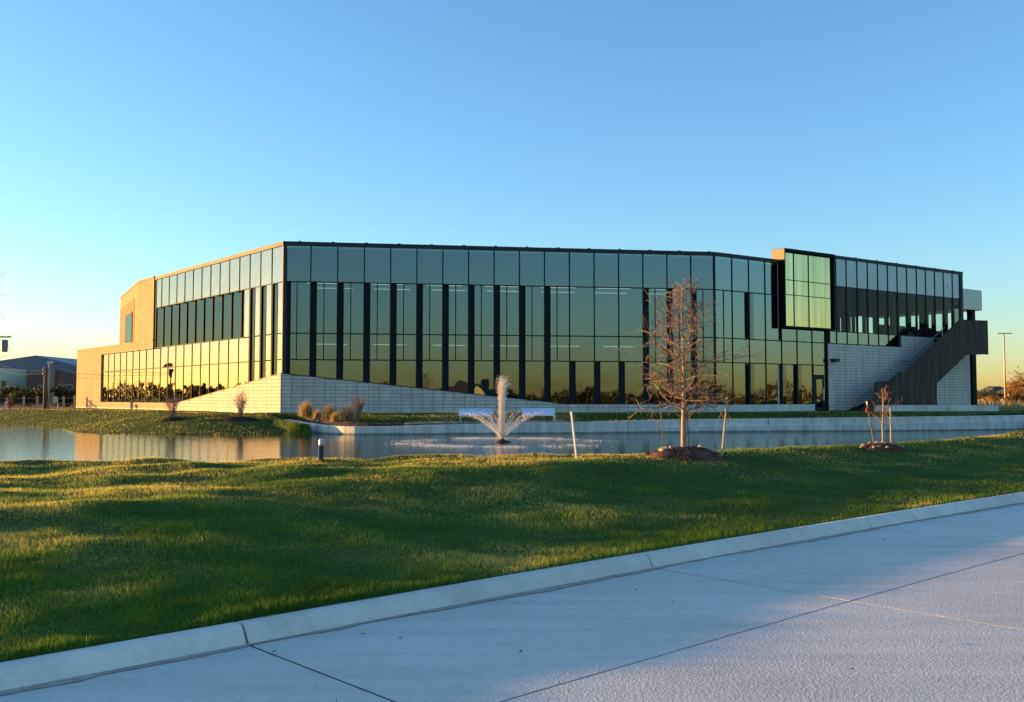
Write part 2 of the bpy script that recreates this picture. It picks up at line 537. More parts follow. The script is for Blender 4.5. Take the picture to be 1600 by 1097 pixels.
def ground_z(x, y):
    x = np.asarray(x, float); y = np.asarray(y, float)
    s, t = xy2st(x, y)
    la = np.interp(t, [.1, 1.2, 3, 4.6, 6.0, 8, 12, 20, 40], [.118, .145, .215, .36, .50, .49, .43, .40, .40])
    lb = np.interp(t, [.1, 1.2, 3, 4.6, 6.0, 8, 12, 20, 40], [.118, .20, .335, .395, .42, .425, .42, .40, .40])
    wl = sst(1.0, -5.5, s)
    near = la * (1 - wl) + lb * wl
    amp = sst(.15, 1.5, t) * (1 - .6 * sst(25, 60, t))
    rough_ = .40 + 1.2 * sst(5.2, 8.0, t + 3.6 * wl)
    near = near + amp * rough_ * (.055 * vnoise(x, y, 2.7) + .070 * vnoise(x, y, 1.1, 3.3) + .050 * vnoise(x, y, .55, 7.1))
    farz = np.clip(.30 + (y - 45.8) * .060, .28, .80) + .05 * vnoise(x, y, 3.1, 5.0) * sst(60, 50, y)
    lf = sst(-9, -13, x)
    farz = farz + lf * (.16 * vnoise(x, y, 2.6, 9.0) + .09 * vnoise(x, y, 1.2, 4.0)) * sst(66, 52, y)
    f = sst(30, 45, y)
    z = near * (1 - f) + farz * f
    big = sst(90, 160, np.hypot(x, y))
    z = z * (1 - big) + .75 * big
    d = seg_dist(x, y, POND)
    ins = inside(x, y, POND)
    dw = seg_dist(x, y, [(a, b) for a, b, _ in WALL], False)
    bank = np.where(dw < 1.2, 0.0, 1.0)                # no sloping bank behind the wall
    wdt = np.where(y > 40, 5.0, 2.6)
    k = np.clip(d / wdt, 0, 1)
    zb = (WATER_Z - .02) * (1 - k) + z * k
    z = np.where(ins, WATER_Z - .12 - np.clip(d, 0, 3) * .2, np.where(bank > 0, zb, z))
    z = np.where(dw < .62, np.minimum(z, WATER_Z - .1), z)
    return z
def gz(x, y):
    return float(ground_z(np.array([x]), np.array([y]))[0])

def grid_mesh(name, S, T, zf, m):
    SS, TT = np.meshgrid(S, T, indexing='ij')
    X, Y = st2xy(SS, TT)
    Z = zf(X, Y)
    ns, ntt = SS.shape
    co = np.stack([X, Y, Z], -1).reshape(-1, 3)
    idx = np.arange(ns * ntt).reshape(ns, ntt)
    q = np.stack([idx[:-1, :-1], idx[:-1, 1:], idx[1:, 1:], idx[1:, :-1]], -1).reshape(-1, 4)
    me = bpy.data.meshes.new(name)
    me.vertices.add(len(co)); me.vertices.foreach_set("co", co.ravel())
    me.loops.add(q.size); me.loops.foreach_set("vertex_index", q.ravel())
    me.polygons.add(len(q)); me.polygons.foreach_set("loop_start", np.arange(len(q)) * 4)
    me.polygons.foreach_set("loop_total", np.full(len(q), 4))
    me.update(calc_edges=True)
    me.validate()
    me.materials.append(MATS[m])
    me.shade_smooth()
    # make the faces look up
    if me.polygons[0].normal.z < 0:
        me.flip_normals()
    return link(bpy.data.objects.new(name, me))

HALF = math.pi * KR
def axis(dense, coarse_lo, coarse_hi):
    return np.unique(np.round(np.concatenate([coarse_lo, dense, coarse_hi]), 4))
S_AX = axis(np.concatenate([np.arange(-48, -14, .45), np.arange(-14, 30, .22), np.arange(30, 75, .45)]),
            -np.geomspace(48, HALF, 26)[1:], np.geomspace(75, HALF, 26)[1:])
T_AX = axis(np.concatenate([np.arange(.16, 14, .17), np.arange(14, 75, .42)]), [], np.geomspace(75, 3200, 30)[1:])
g = grid_mesh("lawn", S_AX, T_AX, ground_z, "grass_ground"); tag(g, kind="structure")
S_C = axis(np.arange(-60, 60, 4.0), -np.geomspace(60, HALF, 20)[1:], np.geomspace(60, HALF, 20)[1:])
g = grid_mesh("verge", S_C, np.concatenate([[-259.9], np.linspace(-200, -20, 12), [-14, -11, -9.45]]),
              lambda x, y: np.full(x.shape, .11), "grass_ground"); tag(g, kind="structure")

# ------------------------------------------------------------------ road and kerb
def arc_prism(mb, s0, s1, prof, step=.6):
    n = max(1, int(math.ceil((s1 - s0) / step)))
    k = len(prof); base = len(mb.v)
    for i in range(n + 1):
        s = s0 + (s1 - s0) * i / n
        for t, z in prof:
            x, y = st2xy(s, t)
            mb.v.append((float(x), float(y), z))
    for i in range(n):
        for j in range(k):
            a = base + i * k + j; b = base + i * k + (j + 1) % k
            mb.f.append((a, b, b + k, a + k))
    mb.f.append(tuple(base + j for j in range(k))[::-1])
    mb.f.append(tuple(base + n * k + j for j in range(k)))
    return mb
JOINTS = [-26 + 4.27 * i for i in range(17)]          # transverse joints, one of them at the photo's kerb crack
JOINTS = [j - JOINTS[6] + 0.0 for j in JOINTS]
road = bpy.data.objects.new("road", None); C.objects.link(road); tag(road, kind="structure")
lanes = [(-.012, -2.041), (-2.055, -5.4), (-5.415, -9.2)]
for i in range(len(JOINTS) - 1):
    for (t1, t0) in lanes:
        dz = random.uniform(.0, .003)
        mb = arc_prism(MB(), JOINTS[i] + .011, JOINTS[i + 1] - .011, [(t0, -.15), (t1, -.15), (t1, dz - .004), (t1 - .005, dz), (t0 + .005, dz), (t0, dz - .004)])
        mb.build("road_slab", "road_concrete", road)
mb = arc_prism(MB(), JOINTS[0] - 2, JOINTS[-1] + 2, [(-9.3, -.2), (.1, -.2), (.1, -.0025), (-9.3, -.0025)])
mb.build("road_bed", "joint_tar", road)
mb = MB()
arc_prism(mb, -HALF * .98, JOINTS[0] - .01, [(-9.2, -.15), (0, -.15), (0, 0), (-9.2, 0)], 6)
arc_prism(mb, JOINTS[-1] + .01, HALF * .98, [(-9.2, -.15), (0, -.15), (0, 0), (-9.2, 0)], 6)
mb.build("road_surface", "road_concrete", road)
kerb = bpy.data.objects.new("kerb", None); C.objects.link(kerb); tag(kerb, kind="structure")
KPROF = [(.0, -.12), (.21, -.12), (.21, .108), (.195, .122), (.11, .128), (.075, .118), (.045, .085), (.0, .006)]
for i in range(len(JOINTS) - 1):
    arc_prism(MB(), JOINTS[i] + .009, JOINTS[i + 1] - .009, KPROF, .35).build("kerb_stone", "kerb_concrete", kerb)
arc_prism(MB(), JOINTS[0], JOINTS[-1], [(.02, -.12), (.19, -.12), (.19, .09), (.1, .09), (.06, .06), (.02, .0)]).build("kerb_core", "joint_tar", kerb)
mb = MB()
for a, b in ((-HALF * .98, JOINTS[0] - .02), (JOINTS[-1] + .02, HALF * .98)):
    arc_prism(mb, a, b, KPROF, 6)
arc_prism(mb, -HALF * .98, HALF * .98, [(-9.2 - t, z) for t, z in KPROF][::-1], 6)
mb.build("kerb_run", "kerb_concrete", kerb)

# fine dirt washed against the kerb foot, and fallen leaves
mb = MB(); nseg_ = 260
for i in range(nseg_ + 1):
    s_ = -12 + 44 * i / nseg_
    w_ = .05 + .05 * random.random() + .03 * math.sin(i * .23)
    for t_ in (.004, -w_):
        x, y = st2xy(s_, t_)
        mb.v.append((float(x), float(y), .0062))
for i in range(nseg_): mb.f.append((2 * i, 2 * i + 2, 2 * i + 3, 2 * i + 1))
varied("gutter_dirt", (.44, .36, .28), .4, 9, .95)
o = mb.build("gutter_dirt", "gutter_dirt", road)
varied("dead_leaf", (.16, .09, .045), .4, 40, .8, perobj=.4)
mb = MB()
for i in range(150):
    s_ = random.uniform(-10, 24); t_ = -abs(random.gauss(0, 1.6)) - .03 if random.random() < .75 else random.uniform(.05, .2)
    x, y = (float(q) for q in st2xy(s_, max(t_, -5.5)))
    l = random.uniform(.008, .022); an = random.random() * 6.28
    z = .009 if t_ < 0 else .135
    c_, n_ = math.cos(an) * l, math.sin(an) * l
    mb.add([(x + c_, y + n_, z), (x - n_ * .5, y + c_ * .5, z + .006), (x - c_, y - n_, z + .002), (x + n_ * .5, y - c_ * .5, z + .010)], [(0, 1, 2, 3)])
o = mb.build("fallen_leaves", "dead_leaf"); tag(o, "scattered bits of dead leaf on the concrete road and kerb", "leaves", kind="stuff")

# ------------------------------------------------------------------ pond
pb = [Vector((p[0], p[1])) for p in POND]
me_v = []
xs0, ys0 = [p[0] for p in POND], [p[1] for p in POND]
wmesh = MB(); wmesh.add([(-100, 19, WATER_Z), (40, 19, WATER_Z), (40, 62, WATER_Z), (-100, 84, WATER_Z)], [(0, 1, 2, 3)])
# cut the sheet to the pond outline, grown a little under the banks
cx = 0
outline = []
for i in range(len(pb)):
    a, b, c = pb[i - 1], pb[i], pb[(i + 1) % len(pb)]
    t = (c - a).normalized(); nrm = Vector((t.y, -t.x))
    grow = 0.10 if b.y > 44 and -9 < b.x < 35 else .5
    outline.append(b + nrm * grow)
water = mk("pond_water", [(p.x, p.y, WATER_Z) for p in outline], [tuple(range(len(outline)))], "water")
if water.data.polygons[0].normal.z < 0: water.data.flip_normals()
tag(water, kind="structure")

# ------------------------------------------------------------------ office building
GR = .81
C1 = Vector((-13.1, 54.8)); C2 = Vector((12.48, 58.86))
F = Wall(C1, C2 - C1, (0, -1))
LW = Wall(C1, (-.636, .773), (-1, -1))
W3 = Wall(C2, (.826, .563), (1, -1))
FL = (C2 - C1).length
MOD = FL / 17
ZT, ZC, ZA, ZB, ZD, ZP = 10.65, 10.42, 8.33, 5.36, 3.85, 1.27
bld = thing("office_building", (C1.x, C1.y, GR), "long two storey office building with mirrored glass facades and pale tiled base beyond the pond", "building")
BINV = Matrix.Translation((-C1.x, -C1.y, -GR))
def part(mb, name, m, parent=None, smooth=False):
    """parts are built in world coordinates; shift them into the building's frame"""
    o = mb.build(name, m, None, smooth)
    o.parent = parent or bld
    if parent is None or parent is bld:
        o.matrix_parent_inverse = BINV
    else:
        o.matrix_parent_inverse = Matrix.Identity(4)
    return o
def pane(W, poly, m="facade_glass", n=0.0, name="glass_pane"):
    if len(poly) < 3 or area(poly) < .02: return
    a = random.uniform(-.0022, .0022); b = random.uniform(-.0022, .0022)
    mb = MB(); k = len(poly)
    u0 = sum(p[0] for p in poly) / k; z0 = sum(p[1] for p in poly) / k
    off = [n + a * (u - u0) + b * (z - z0) for u, z in poly]
    vs = [W.p(u, z, o - .028) for (u, z), o in zip(poly, off)] + [W.p(u, z, o) for (u, z), o in zip(poly, off)]
    mb.add(vs, [tuple(range(k))[::-1], tuple(range(k, 2 * k))] + [(i, (i + 1) % k, k + (i + 1) % k, k + i) for i in range(k)])
    return part(mb, name, m)
def rect(u0, u1, z0, z1):
    return [(u0, z0), (u1, z0), (u1, z1), (u0, z1)]
def above(poly, a, c):
    """keep z >= c - a*u and z >= plinth"""
    return clip(clip(poly, -a, -1, -c), 0, -1, -ZP)
def bar(W, u0, u1, z0, z1, n0=-.06, n1=.03, name="mullion", m="dark_metal"):
    return part(W.box(MB(), u0, u1, z0, z1, n0, n1), name, m)
def quad(mb, a, b, z0, z1):
    mb.add([(a[0], a[1], z0), (b[0], b[1], z0), (b[0], b[1], z1), (a[0], a[1], z1)], [(0, 1, 2, 3)])
    return mb
def sawtooth(W, u0, u1, z0, z1, sgn, k, glass="facade_glass"):
    """a glass pane turned out of the wall plane in a recess; u1 is its far end"""
    A = Vector(W.p(u1, 0)[:2]); N = Vector(W.p(u0, 0)[:2])
    B = A + Vector((sgn * k * abs(u1 - u0), 0))
    th = Vector((0, .03))
    mb = MB().add([(A.x, A.y, z0), (B.x, B.y, z0), (B.x, B.y, z1), (A.x, A.y, z1), (A.x, A.y + .03, z0), (B.x, B.y + .03, z0), (B.x, B.y + .03, z1), (A.x, A.y + .03, z1)],
                  [(0, 1, 2, 3), (7, 6, 5, 4), (0, 4, 5, 1), (1, 5, 6, 2), (2, 6, 7, 3), (3, 7, 4, 0)])
    part(mb, "angled_pane", glass)
    mb = quad(MB(), B, N, z0, z1)
    for z in (z0, z1):
        mb.add([(A.x, A.y, z), (B.x, B.y, z), (N.x, N.y, z)], [(0, 1, 2)])
    part(mb, "recess_return", "dark_metal")
AF, ALW = (3.04 - ZP) / 16.6, (3.04 - ZP) / 16.1
mw = .034

# front facade
for i in range(17):
    u0, u1 = i * MOD + mw, (i + 1) * MOD - mw
    if i == 0: u0 += .16
    um = (i + .5) * MOD
    pane(F, rect(u0, u1, ZA + mw, ZC))
    if i in (11, 12, 13):
        pane(F, rect(u0, u1, ZB + mw, ZA - mw)); pane(F, rect(u0, u1, ZD + mw, ZB - mw))
        b1 = u0 + .30
        part(F.prism(MB(), above(rect(u0 - mw, b1, ZP, ZD), AF, 3.04), -.16, -.10), "recessed_panel", "dark_metal")
        pane(F, above(rect(b1 + .03, u1, ZP, ZD - mw), AF, 3.04))
    else:
        b1 = u0 + (.30 if i else .20)
        part(F.prism(MB(), above(rect(u0 - mw, b1, ZP, ZA), AF, 3.04), -.16, -.10), "recessed_panel", "dark_metal")
        bar(F, b1, b1 + .03, max(ZP, 3.04 - AF * b1), ZA, -.16, .01, "jamb")
        pane(F, rect(b1 + .03, um - mw * .8, ZB + mw, ZA - mw)); pane(F, rect(um + mw * .8, u1, ZB + mw, ZA - mw))
        pane(F, rect(b1 + .03, um - mw * .8, ZD + mw, ZB - mw)); pane(F, rect(um + mw * .8, u1, ZD + mw, ZB - mw))
        pane(F, above(rect(b1 + .03, u1, ZP, ZD - mw), AF, 3.04))
        bar(F, um - mw * .8, um + mw * .8, ZD, ZA, -.06, .022)
for i in range(1, 17):
    u = i * MOD
    bar(F, u - mw, u + mw, max(ZP, 3.04 - AF * u), ZC, -.18, .035)
for z in (ZA, ZB, ZD):
    bar(F, .1, FL - .05, z - mw * .8, z + mw * .8, -.06, .02, "transom")
bar(F, 0, .16, 3.02, ZC, -.2, .03, "corner_post", "fascia_metal")
bar(F, FL - .09, FL + .04, ZP, ZC, -.2, .05, "corner_post")

# facade turning away to the right (up to the tiled stair wall)
ub = [i * MOD for i in range(8)]
U_BAY0, U_BAY1 = W3.px(1217.5), W3.px(1296)
U_TW0, U_STEP, U_END, U_TWE = W3.px(1292), W3.px(1407), W3.px(1507), W3.px(1513.5)
def groove(i, z0, z1):
    sawtooth(W3, i * MOD - .42, i * MOD + .42, z0, z1, -1, .62)
    bar(W3, i * MOD - .06, i * MOD + .06, z0, z1, -.30, .03, "fin")
for i in range(7):
    u0, u1 = ub[i] + mw, ub[i + 1] - mw
    um = (ub[i] + ub[i + 1]) / 2
    if i < 4:
        top = min(u1, U_BAY0 - .05)
        pane(W3, rect(u0, top, ZA + mw, ZC))
        gu0, gu1 = (u0, u1)
        if i == 1: gu1 = ub[2] - .42
        if i == 2: gu0 = ub[2] + .42
        if i == 0:
            pane(W3, rect(u0, um - .03, ZB + mw, ZA - mw)); pane(W3, rect(um + .03, u1, ZB + mw, ZA - mw))
            bar(W3, um - .03, um + .03, ZD, ZA, -.06, .022)
        elif i == 3:
            pane(W3, rect(u0, top, ZB + mw, ZA - mw))
        else:
            pane(W3, rect(gu0, gu1, ZB + mw, ZA - mw))
    else:
        pane(W3, rect(u0, u1, ZB + mw, 6.2 - mw))
    if i == 0:
        pane(W3, rect(u0, um - .03, ZD + mw, ZB - mw)); pane(W3, rect(um + .03, u1, ZD + mw, ZB - mw))
    else:
        pane(W3, rect(u0, min(u1, U_TW0 - .05), ZD + mw, ZB - mw))
    l0, l1 = u0, u1
    if i in (1, 3, 4): l1 = ub[i + 1] - .42
    if i in (2, 4, 5): l0 = ub[i] + .42
    if i < 6:
        pane(W3, rect(l0, l1, ZP, ZD - mw), "facade_glass")
groove(2, ZB, ZA)
for i in (2, 4, 5): groove(i, ZP, ZD)
for i in range(1, 7):
    u = ub[i]
    bar(W3, u - mw, u + mw, ZP if i not in (2, 4, 5) else ZD, (ZB if i == 2 else ZC) if i < 4 else 6.2, -.1, .032)
bar(W3, ub[2] - mw, ub[2] + mw, ZA, ZC, -.1, .032)
bar(W3, U_TW0 - .1, U_TW0, GR, 6.2, -.1, .11)
for z in (ZA, ZB, ZD):
    bar(W3, .02, (U_BAY0 if z == ZA else U_TW0), z - mw * .8, z + mw * .8, -.06, .02, "transom")
# entrance door in the last bay
d0, d1 = W3.px(1271.5), W3.px(1286.5)
door = part(W3.box(MB(), d0, d1, GR + .02, 3.12, -.10, .03), "door", "dark_metal")
mb = MB(); W3.box(mb, d0 + .2, d1 - .2, GR + .25, 2.9, .031, .045); part(mb, "door_glass", "facade_glass", door)
mb = MB().tube([W3.p(d1 - .1, 1.5, .10), W3.p(d1 - .1, 2.3, .10)], .02); part(mb, "handle", "steel", door)
pane(W3, rect(d0, U_TW0 - .12, 3.2, ZD - mw)); pane(W3, rect(d1 + .08, U_TW0 - .12, 1.9, 3.12))
bar(W3, d1 + .02, U_TW0 - .1, GR, 1.9, -.1, .0, "door_panel")
bar(W3, ub[6] + .03, d0, GR, 3.2, -.1, .03, "jamb")
# concrete plinth under the glass here
part(W3.box(MB(), -.02, d0 - .1, GR - .3, ZP - .03, -.2, .14), "plinth", "wall_concrete")

# left facade, lit by the low sun
UL1 = LW.px(241); UT = LW.px(217); UB = LW.px(160); UE = LW.px(122)
for k in range(14):
    u0, u1 = k * MOD + mw, min((k + 1) * MOD - mw, UL1 - .25)
    if u1 - u0 < .3: continue
    pane(LW, rect(u0 + (.1 if k == 0 else 0), u1, ZA + mw, ZC), "low_glass")
for k in (1, 2, 3):
    um = (k - .5) * MOD
    sawtooth(LW, um, k * MOD, max(ZP, 3.04 - ALW * um), ZA, 1, .46, "low_glass")
    bar(LW, k * MOD - .16, k * MOD + .04, 3.04 - ALW * k * MOD, ZA, -.10, .012, "fin", "black_metal")
    u0 = (k - 1) * MOD + (mw if k > 1 else .12)
    if k > 1: u0 += .03
    pane(LW, rect(u0, um - mw, ZB + mw, ZA - mw), "low_glass"); pane(LW, rect(u0, um - mw, ZD + mw, ZB - mw), "low_glass")
    pane(LW, above(rect(u0, um - mw, ZP, ZD - mw), ALW, 3.04), "low_glass")
    bar(LW, um - mw, um + mw * .5, 3.04 - ALW * um, ZA, -.06, .025)
pane(LW, rect(3 * MOD + .06, 3.5 * MOD - mw, ZB + mw, ZA - mw), "low_glass")
for k in range(4, 14):
    e = (k + .5) * MOD
    if e > UL1 - .1: e = UL1 - .1
    sawtooth(LW, (k - .5) * MOD, e, ZB, ZA, 1, .405, "low_glass")
    bar(LW, k * MOD - .05, k * MOD + .05, ZB, ZA, -.27, -.14, "fin", "black_metal")
NLOW = 22
for k in range(3, NLOW):
    u0, u1 = k * MOD + mw, (k + 1) * MOD - mw
    zt = ZB - mw if u1 < UL1 else 5.27
    pane(LW, rect(u0, u1, ZD + mw, zt), "low_glass")
    pane(LW, above(rect(u0, u1, ZP, ZD - mw), ALW, 3.04), "low_glass")
for k in range(1, NLOW + 1):
    u = k * MOD
    z0 = max(ZP, 3.04 - ALW * u)
    if k > 3: bar(LW, u - mw, u + mw, z0, ZB if u < UL1 else 5.3, -.1, .03)
    if u < UL1: bar(LW, u - mw, u + mw, ZA, ZC, -.1, .03)
bar(LW, .1, UL1, ZA - .025, ZA + .025, -.06, .02, "transom")
bar(LW, 3.5 * MOD, UL1, ZB - .025, ZB + .025, -.06, .02, "transom")
bar(LW, 3 * MOD, NLOW * MOD, ZD - .025, ZD + .025, -.06, .02, "transom")
bar(LW, 0, .10, 3.0, ZC, -.2, .03, "corner_post", "cap_metal_lit")
bar(LW, UL1 - .22, UL1 + .05, ZB, ZT - .05, -.3, .02, "slot", "black_metal")
bar(LW, NLOW * MOD, UB + .15, GR, 5.3, -.3, .02, "slot", "black_metal")

# tiled walls: a backing with dark joints and separate tiles standing proud of it
TILES = []          # (area seen, wall part, builder args)
def tile_wall(W, poly, nb, name, mt="tile", mj="joint", tw=.62, th=.205, u_start=None, z_start=GR + .10, hole=None, gap=.013):
    back = part(W.prism(MB(), poly, -.02, nb), name, mj)
    us = [p[0] for p in poly]; zs = [p[1] for p in poly]
    u = min(us) if u_start is None else u_start
    k = len(poly)
    sgn = 1 if sum(poly[i][0] * poly[(i + 1) % k][1] - poly[(i + 1) % k][0] * poly[i][1] for i in range(k)) > 0 else -1
    while u < max(us):
        z = z_start
        while z < max(zs):
            q = rect(max(u + gap, min(us)), min(u + tw - gap, max(us)), z + gap, z + th - gap)
            for r in hole or []:
                pass
            # convex pieces only
            q = conv_clip(q, poly, sgn)
            if len(q) >= 3 and area(q) > .012:
                cu = sum(p[0] for p in q) / len(q); cz = sum(p[1] for p in q) / len(q)
                if not any(r[0] < cu < r[1] and r[2] < cz < r[3] for r in hole or []):
                    P = W.p(cu, cz)
                    view = Vector((P[0], P[1])).normalized()
                    TILES.append((area(q) * abs(view.dot(W.n)) / (P[1] ** 2), W, q, nb + .002 + random.uniform(0, .004), nb + .016 + random.uniform(0, .003), back, mt))
            z += th
        u += tw
    return back
def conv_clip(q, poly, sgn):
    for i in range(len(poly)):
        (x0, y0), (x1, y1) = poly[i], poly[(i + 1) % len(poly)]
        # inside is on the left of every edge (counter-clockwise)
        a, b = (y1 - y0) * sgn, -(x1 - x0) * sgn
        q = clip(q, a, b, a * x0 + b * y0)
        if len(q) < 3: return []
    return q
ZBASE = GR - .35
# front wedge in two convex pieces sharing one backing look
tile_wall(F, [(-.1, GR + .06), (16.6, GR + .06), (16.6, ZP), (-.1, 3.04)], .10, "tiled_wedge_wall", u_start=-.1, z_start=GR + .06)
tile_wall(F, [(16.605, GR + .06), (FL + .05, GR + .06), (FL + .05, ZP), (16.605, ZP)], .10, "tiled_plinth_wall", u_start=-.1 + 27 * .62, z_start=GR + .06)
part(F.box(MB(), -.12, FL + .1, ZBASE, GR + .06, -.1, .14), "footing", "wall_concrete")
tile_wall(LW, [(-.1, GR + .06), (16.1, GR + .06), (16.1, ZP), (-.1, 3.04)], .10, "tiled_wedge_wall", u_start=-.1, z_start=GR + .06)
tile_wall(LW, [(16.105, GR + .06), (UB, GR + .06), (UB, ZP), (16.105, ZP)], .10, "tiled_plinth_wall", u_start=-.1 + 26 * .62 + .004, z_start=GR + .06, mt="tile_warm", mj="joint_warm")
part(LW.box(MB(), -.12, UE, ZBASE, GR + .06, -.1, .14), "footing", "wall_concrete")
# sloping sills on the wedges
for W, a, e in ((F, AF, 16.6), (LW, ALW, 16.1)):
    mb = MB(); W.prism(mb, [(-.06, 3.04), (e, ZP), (FL if W is F else UB, ZP), (FL if W is F else UB, ZP + .05), (e, ZP + .05), (-.06, 3.09)], -.05, .125)
    part(mb, "sill", "fascia_metal" if W is F else "cap_metal_lit")
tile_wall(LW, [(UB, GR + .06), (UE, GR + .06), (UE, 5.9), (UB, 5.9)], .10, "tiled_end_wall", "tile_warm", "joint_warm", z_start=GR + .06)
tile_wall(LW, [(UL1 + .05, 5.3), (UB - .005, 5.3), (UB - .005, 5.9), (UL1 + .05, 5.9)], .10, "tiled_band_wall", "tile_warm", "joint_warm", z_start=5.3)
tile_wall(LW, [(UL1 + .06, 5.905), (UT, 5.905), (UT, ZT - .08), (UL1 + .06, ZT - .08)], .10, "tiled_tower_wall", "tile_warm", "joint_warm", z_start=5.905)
TC = LW.p(UT, 0, .10); TE = (-35.2, 86.0)
TW = Wall(TC[:2], (TE[0] - TC[0], TE[1] - TC[1]), (-1, -1))
UTL = (Vector(TE) - Vector(TC[:2])).length
up0, up1 = TW.px(208.5), UTL - .1
uw0, uw1 = TW.px(206.5), TW.px(195.5)
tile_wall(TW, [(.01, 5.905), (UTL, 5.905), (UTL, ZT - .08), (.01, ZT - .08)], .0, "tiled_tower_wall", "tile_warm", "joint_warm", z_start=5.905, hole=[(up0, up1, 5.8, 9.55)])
brick = part(TW.box(MB(), up0, up1, 5.9, 9.55, .002, .03), "brick_panel", "brick_orange")
win = part(TW.box(MB(), uw0, uw1, 6.0, 8.6, .031, .09), "window", "dark_metal")
for a, b in ((.06, .62), (.72, .93)):
    mb = TW.box(MB(), uw0 + (uw1 - uw0) * a, uw0 + (uw1 - uw0) * b, 6.1, 8.5, .091, .10)
    part(mb, "window_pane", "dark_glass", win)
# right-hand tiled stair wall
tile_wall(W3, [(U_TW0 + .005, GR), (U_STEP, GR), (U_STEP, ZB - .03), (U_TW0 + .005, ZB - .03)], .10, "tiled_stair_wall", z_start=GR)
tile_wall(W3, [(U_STEP + .005, GR), (U_TWE, GR), (U_TWE, 6.17), (U_STEP + .005, 6.17)], .10, "tiled_stair_wall", z_start=GR, u_start=U_TW0 + math.ceil((U_STEP - U_TW0) / .62) * .62 - .62)
part(W3.box(MB(), U_TW0, U_TWE, ZBASE, GR - .005, -.1, .13), "footing", "wall_concrete")
part(W3.box(MB(), U_TW0, U_STEP + .02, ZB - .03, ZB + .02, -.05, .12), "sill", "fascia_metal")
part(W3.box(MB(), U_STEP, U_TWE, 6.172, 6.22, -.05, .12), "sill", "fascia_metal")
# the 300 tiles that show largest are pieces of their own; the rest are joined per wall
TILES.sort(key=lambda t: -t[0])
rest = {}
for i, (a, W, q, n0, n1, back, mt) in enumerate(TILES):
    if i < 300:
        o = part(W.prism(MB(), q, n0 - .004, n1), "tile", mt, back)
        o.matrix_parent_inverse = Matrix.Identity(4)
    else:
        W.prism(rest.setdefault((back.name, mt), (back, MB()))[1], q, n0 - .004, n1)
for (nm, mt), (back, mb) in rest.items():
    o = part(mb, "wall_tiles", mt, back); o["kind"] = "stuff"

# roof edges
def coping(W, u0, u1, z0, z1, n1=.07, n0=-.4, m="fascia_metal", name="coping"):
    part(W.box(MB(), u0, u1, z0, z1, n0, n1), name, m)
coping(F, -.03, FL + .02, ZC, ZT)
coping(LW, -.02, UL1 + .02, ZC, ZT, m="cap_metal_lit")
coping(W3, -.02, U_BAY0 + .1, ZC, ZT)
coping(LW, UL1 + .03, UT + .03, ZT - .08, ZT + .04, .16, m="cap_metal_lit")
coping(TW, -.02, UTL + .05, ZT - .08, ZT + .04, .06, m="cap_metal_lit")
coping(LW, UL1 + .05, UE, 5.9, 5.97, .16, m="cap_metal_lit")
for W, U, z in ((F, [1.9 * i + .8 for i in range(14)], ZT), (LW, [2.0 * i + 1.0 for i in range(10)], ZT), (W3, [11.5 + 2.4 * i for i in range(7)], 11.43)):
    for u in U:
        part(W.box(MB(), u, u + .16, z, z + .045, -.12, .02), "coping_clip", "fascia_metal" if W is not LW else "cap_metal_lit")

# projecting bay with bronze-yellow glass
P_ = .58
bz0, bz1 = 6.2, 11.30
g0, g1 = W3.px(1228.5, P_), W3.px(1290, P_ - .35)
mb = MB()
W3.box(mb, U_BAY0, U_BAY0 + .06, bz0, bz1, -.3, P_)                 # left cheek
W3.box(mb, U_BAY1 - .05, U_BAY1 + .06, bz0, bz1, -.3, P_ - .06)           # right cheek
W3.box(mb, U_BAY0 + .06, U_BAY1 - .05, bz0, bz0 + .10, -.3, P_)
W3.box(mb, U_BAY0 + .06, U_BAY1 - .05, bz1 - .16, bz1, -.3, P_)
part(mb, "bay_frame", "black_metal")
part(W3.box(MB(), U_BAY0 - .05, U_BAY0 - .002, ZT - .1, bz1 + .02, -.45, P_ + .01), "bay_parapet_end", "cap_metal_lit")  # sunlit top of the left cheek, its light put into the colour
part(W3.box(MB(), U_BAY0 - .05, U_BAY1 + .05, bz1 + .021, bz1 + .045, -.45, P_ + .02), "coping", "fascia_metal")
ug = [U_BAY0 + .07, W3.px(1246.5, P_), W3.px(1269.8, P_), U_BAY1 - .08]
zg = [bz0 + .11, 8.36, 9.33, bz1 - .17]
for i in range(3):
    for j in range(3):
        pane(W3, rect(ug[i] + .03, ug[i + 1] - .03, zg[j] + .025, zg[j + 1] - .025), "gold_glass", P_ - .22)
for i in (1, 2): bar(W3, ug[i] - .03, ug[i] + .03, bz0 + .1, bz1 - .16, P_ - .3, P_ - .19)
for j in (1, 2): bar(W3, ug[0], ug[3], zg[j] - .025, zg[j] + .025, P_ - .3, P_ - .20, "transom")
part(W3.box(MB(), U_BAY0 + .06, U_BAY1 - .05, bz0 + .1, bz1 - .16, -.3, -.2), "bay_back", "interior_dark")

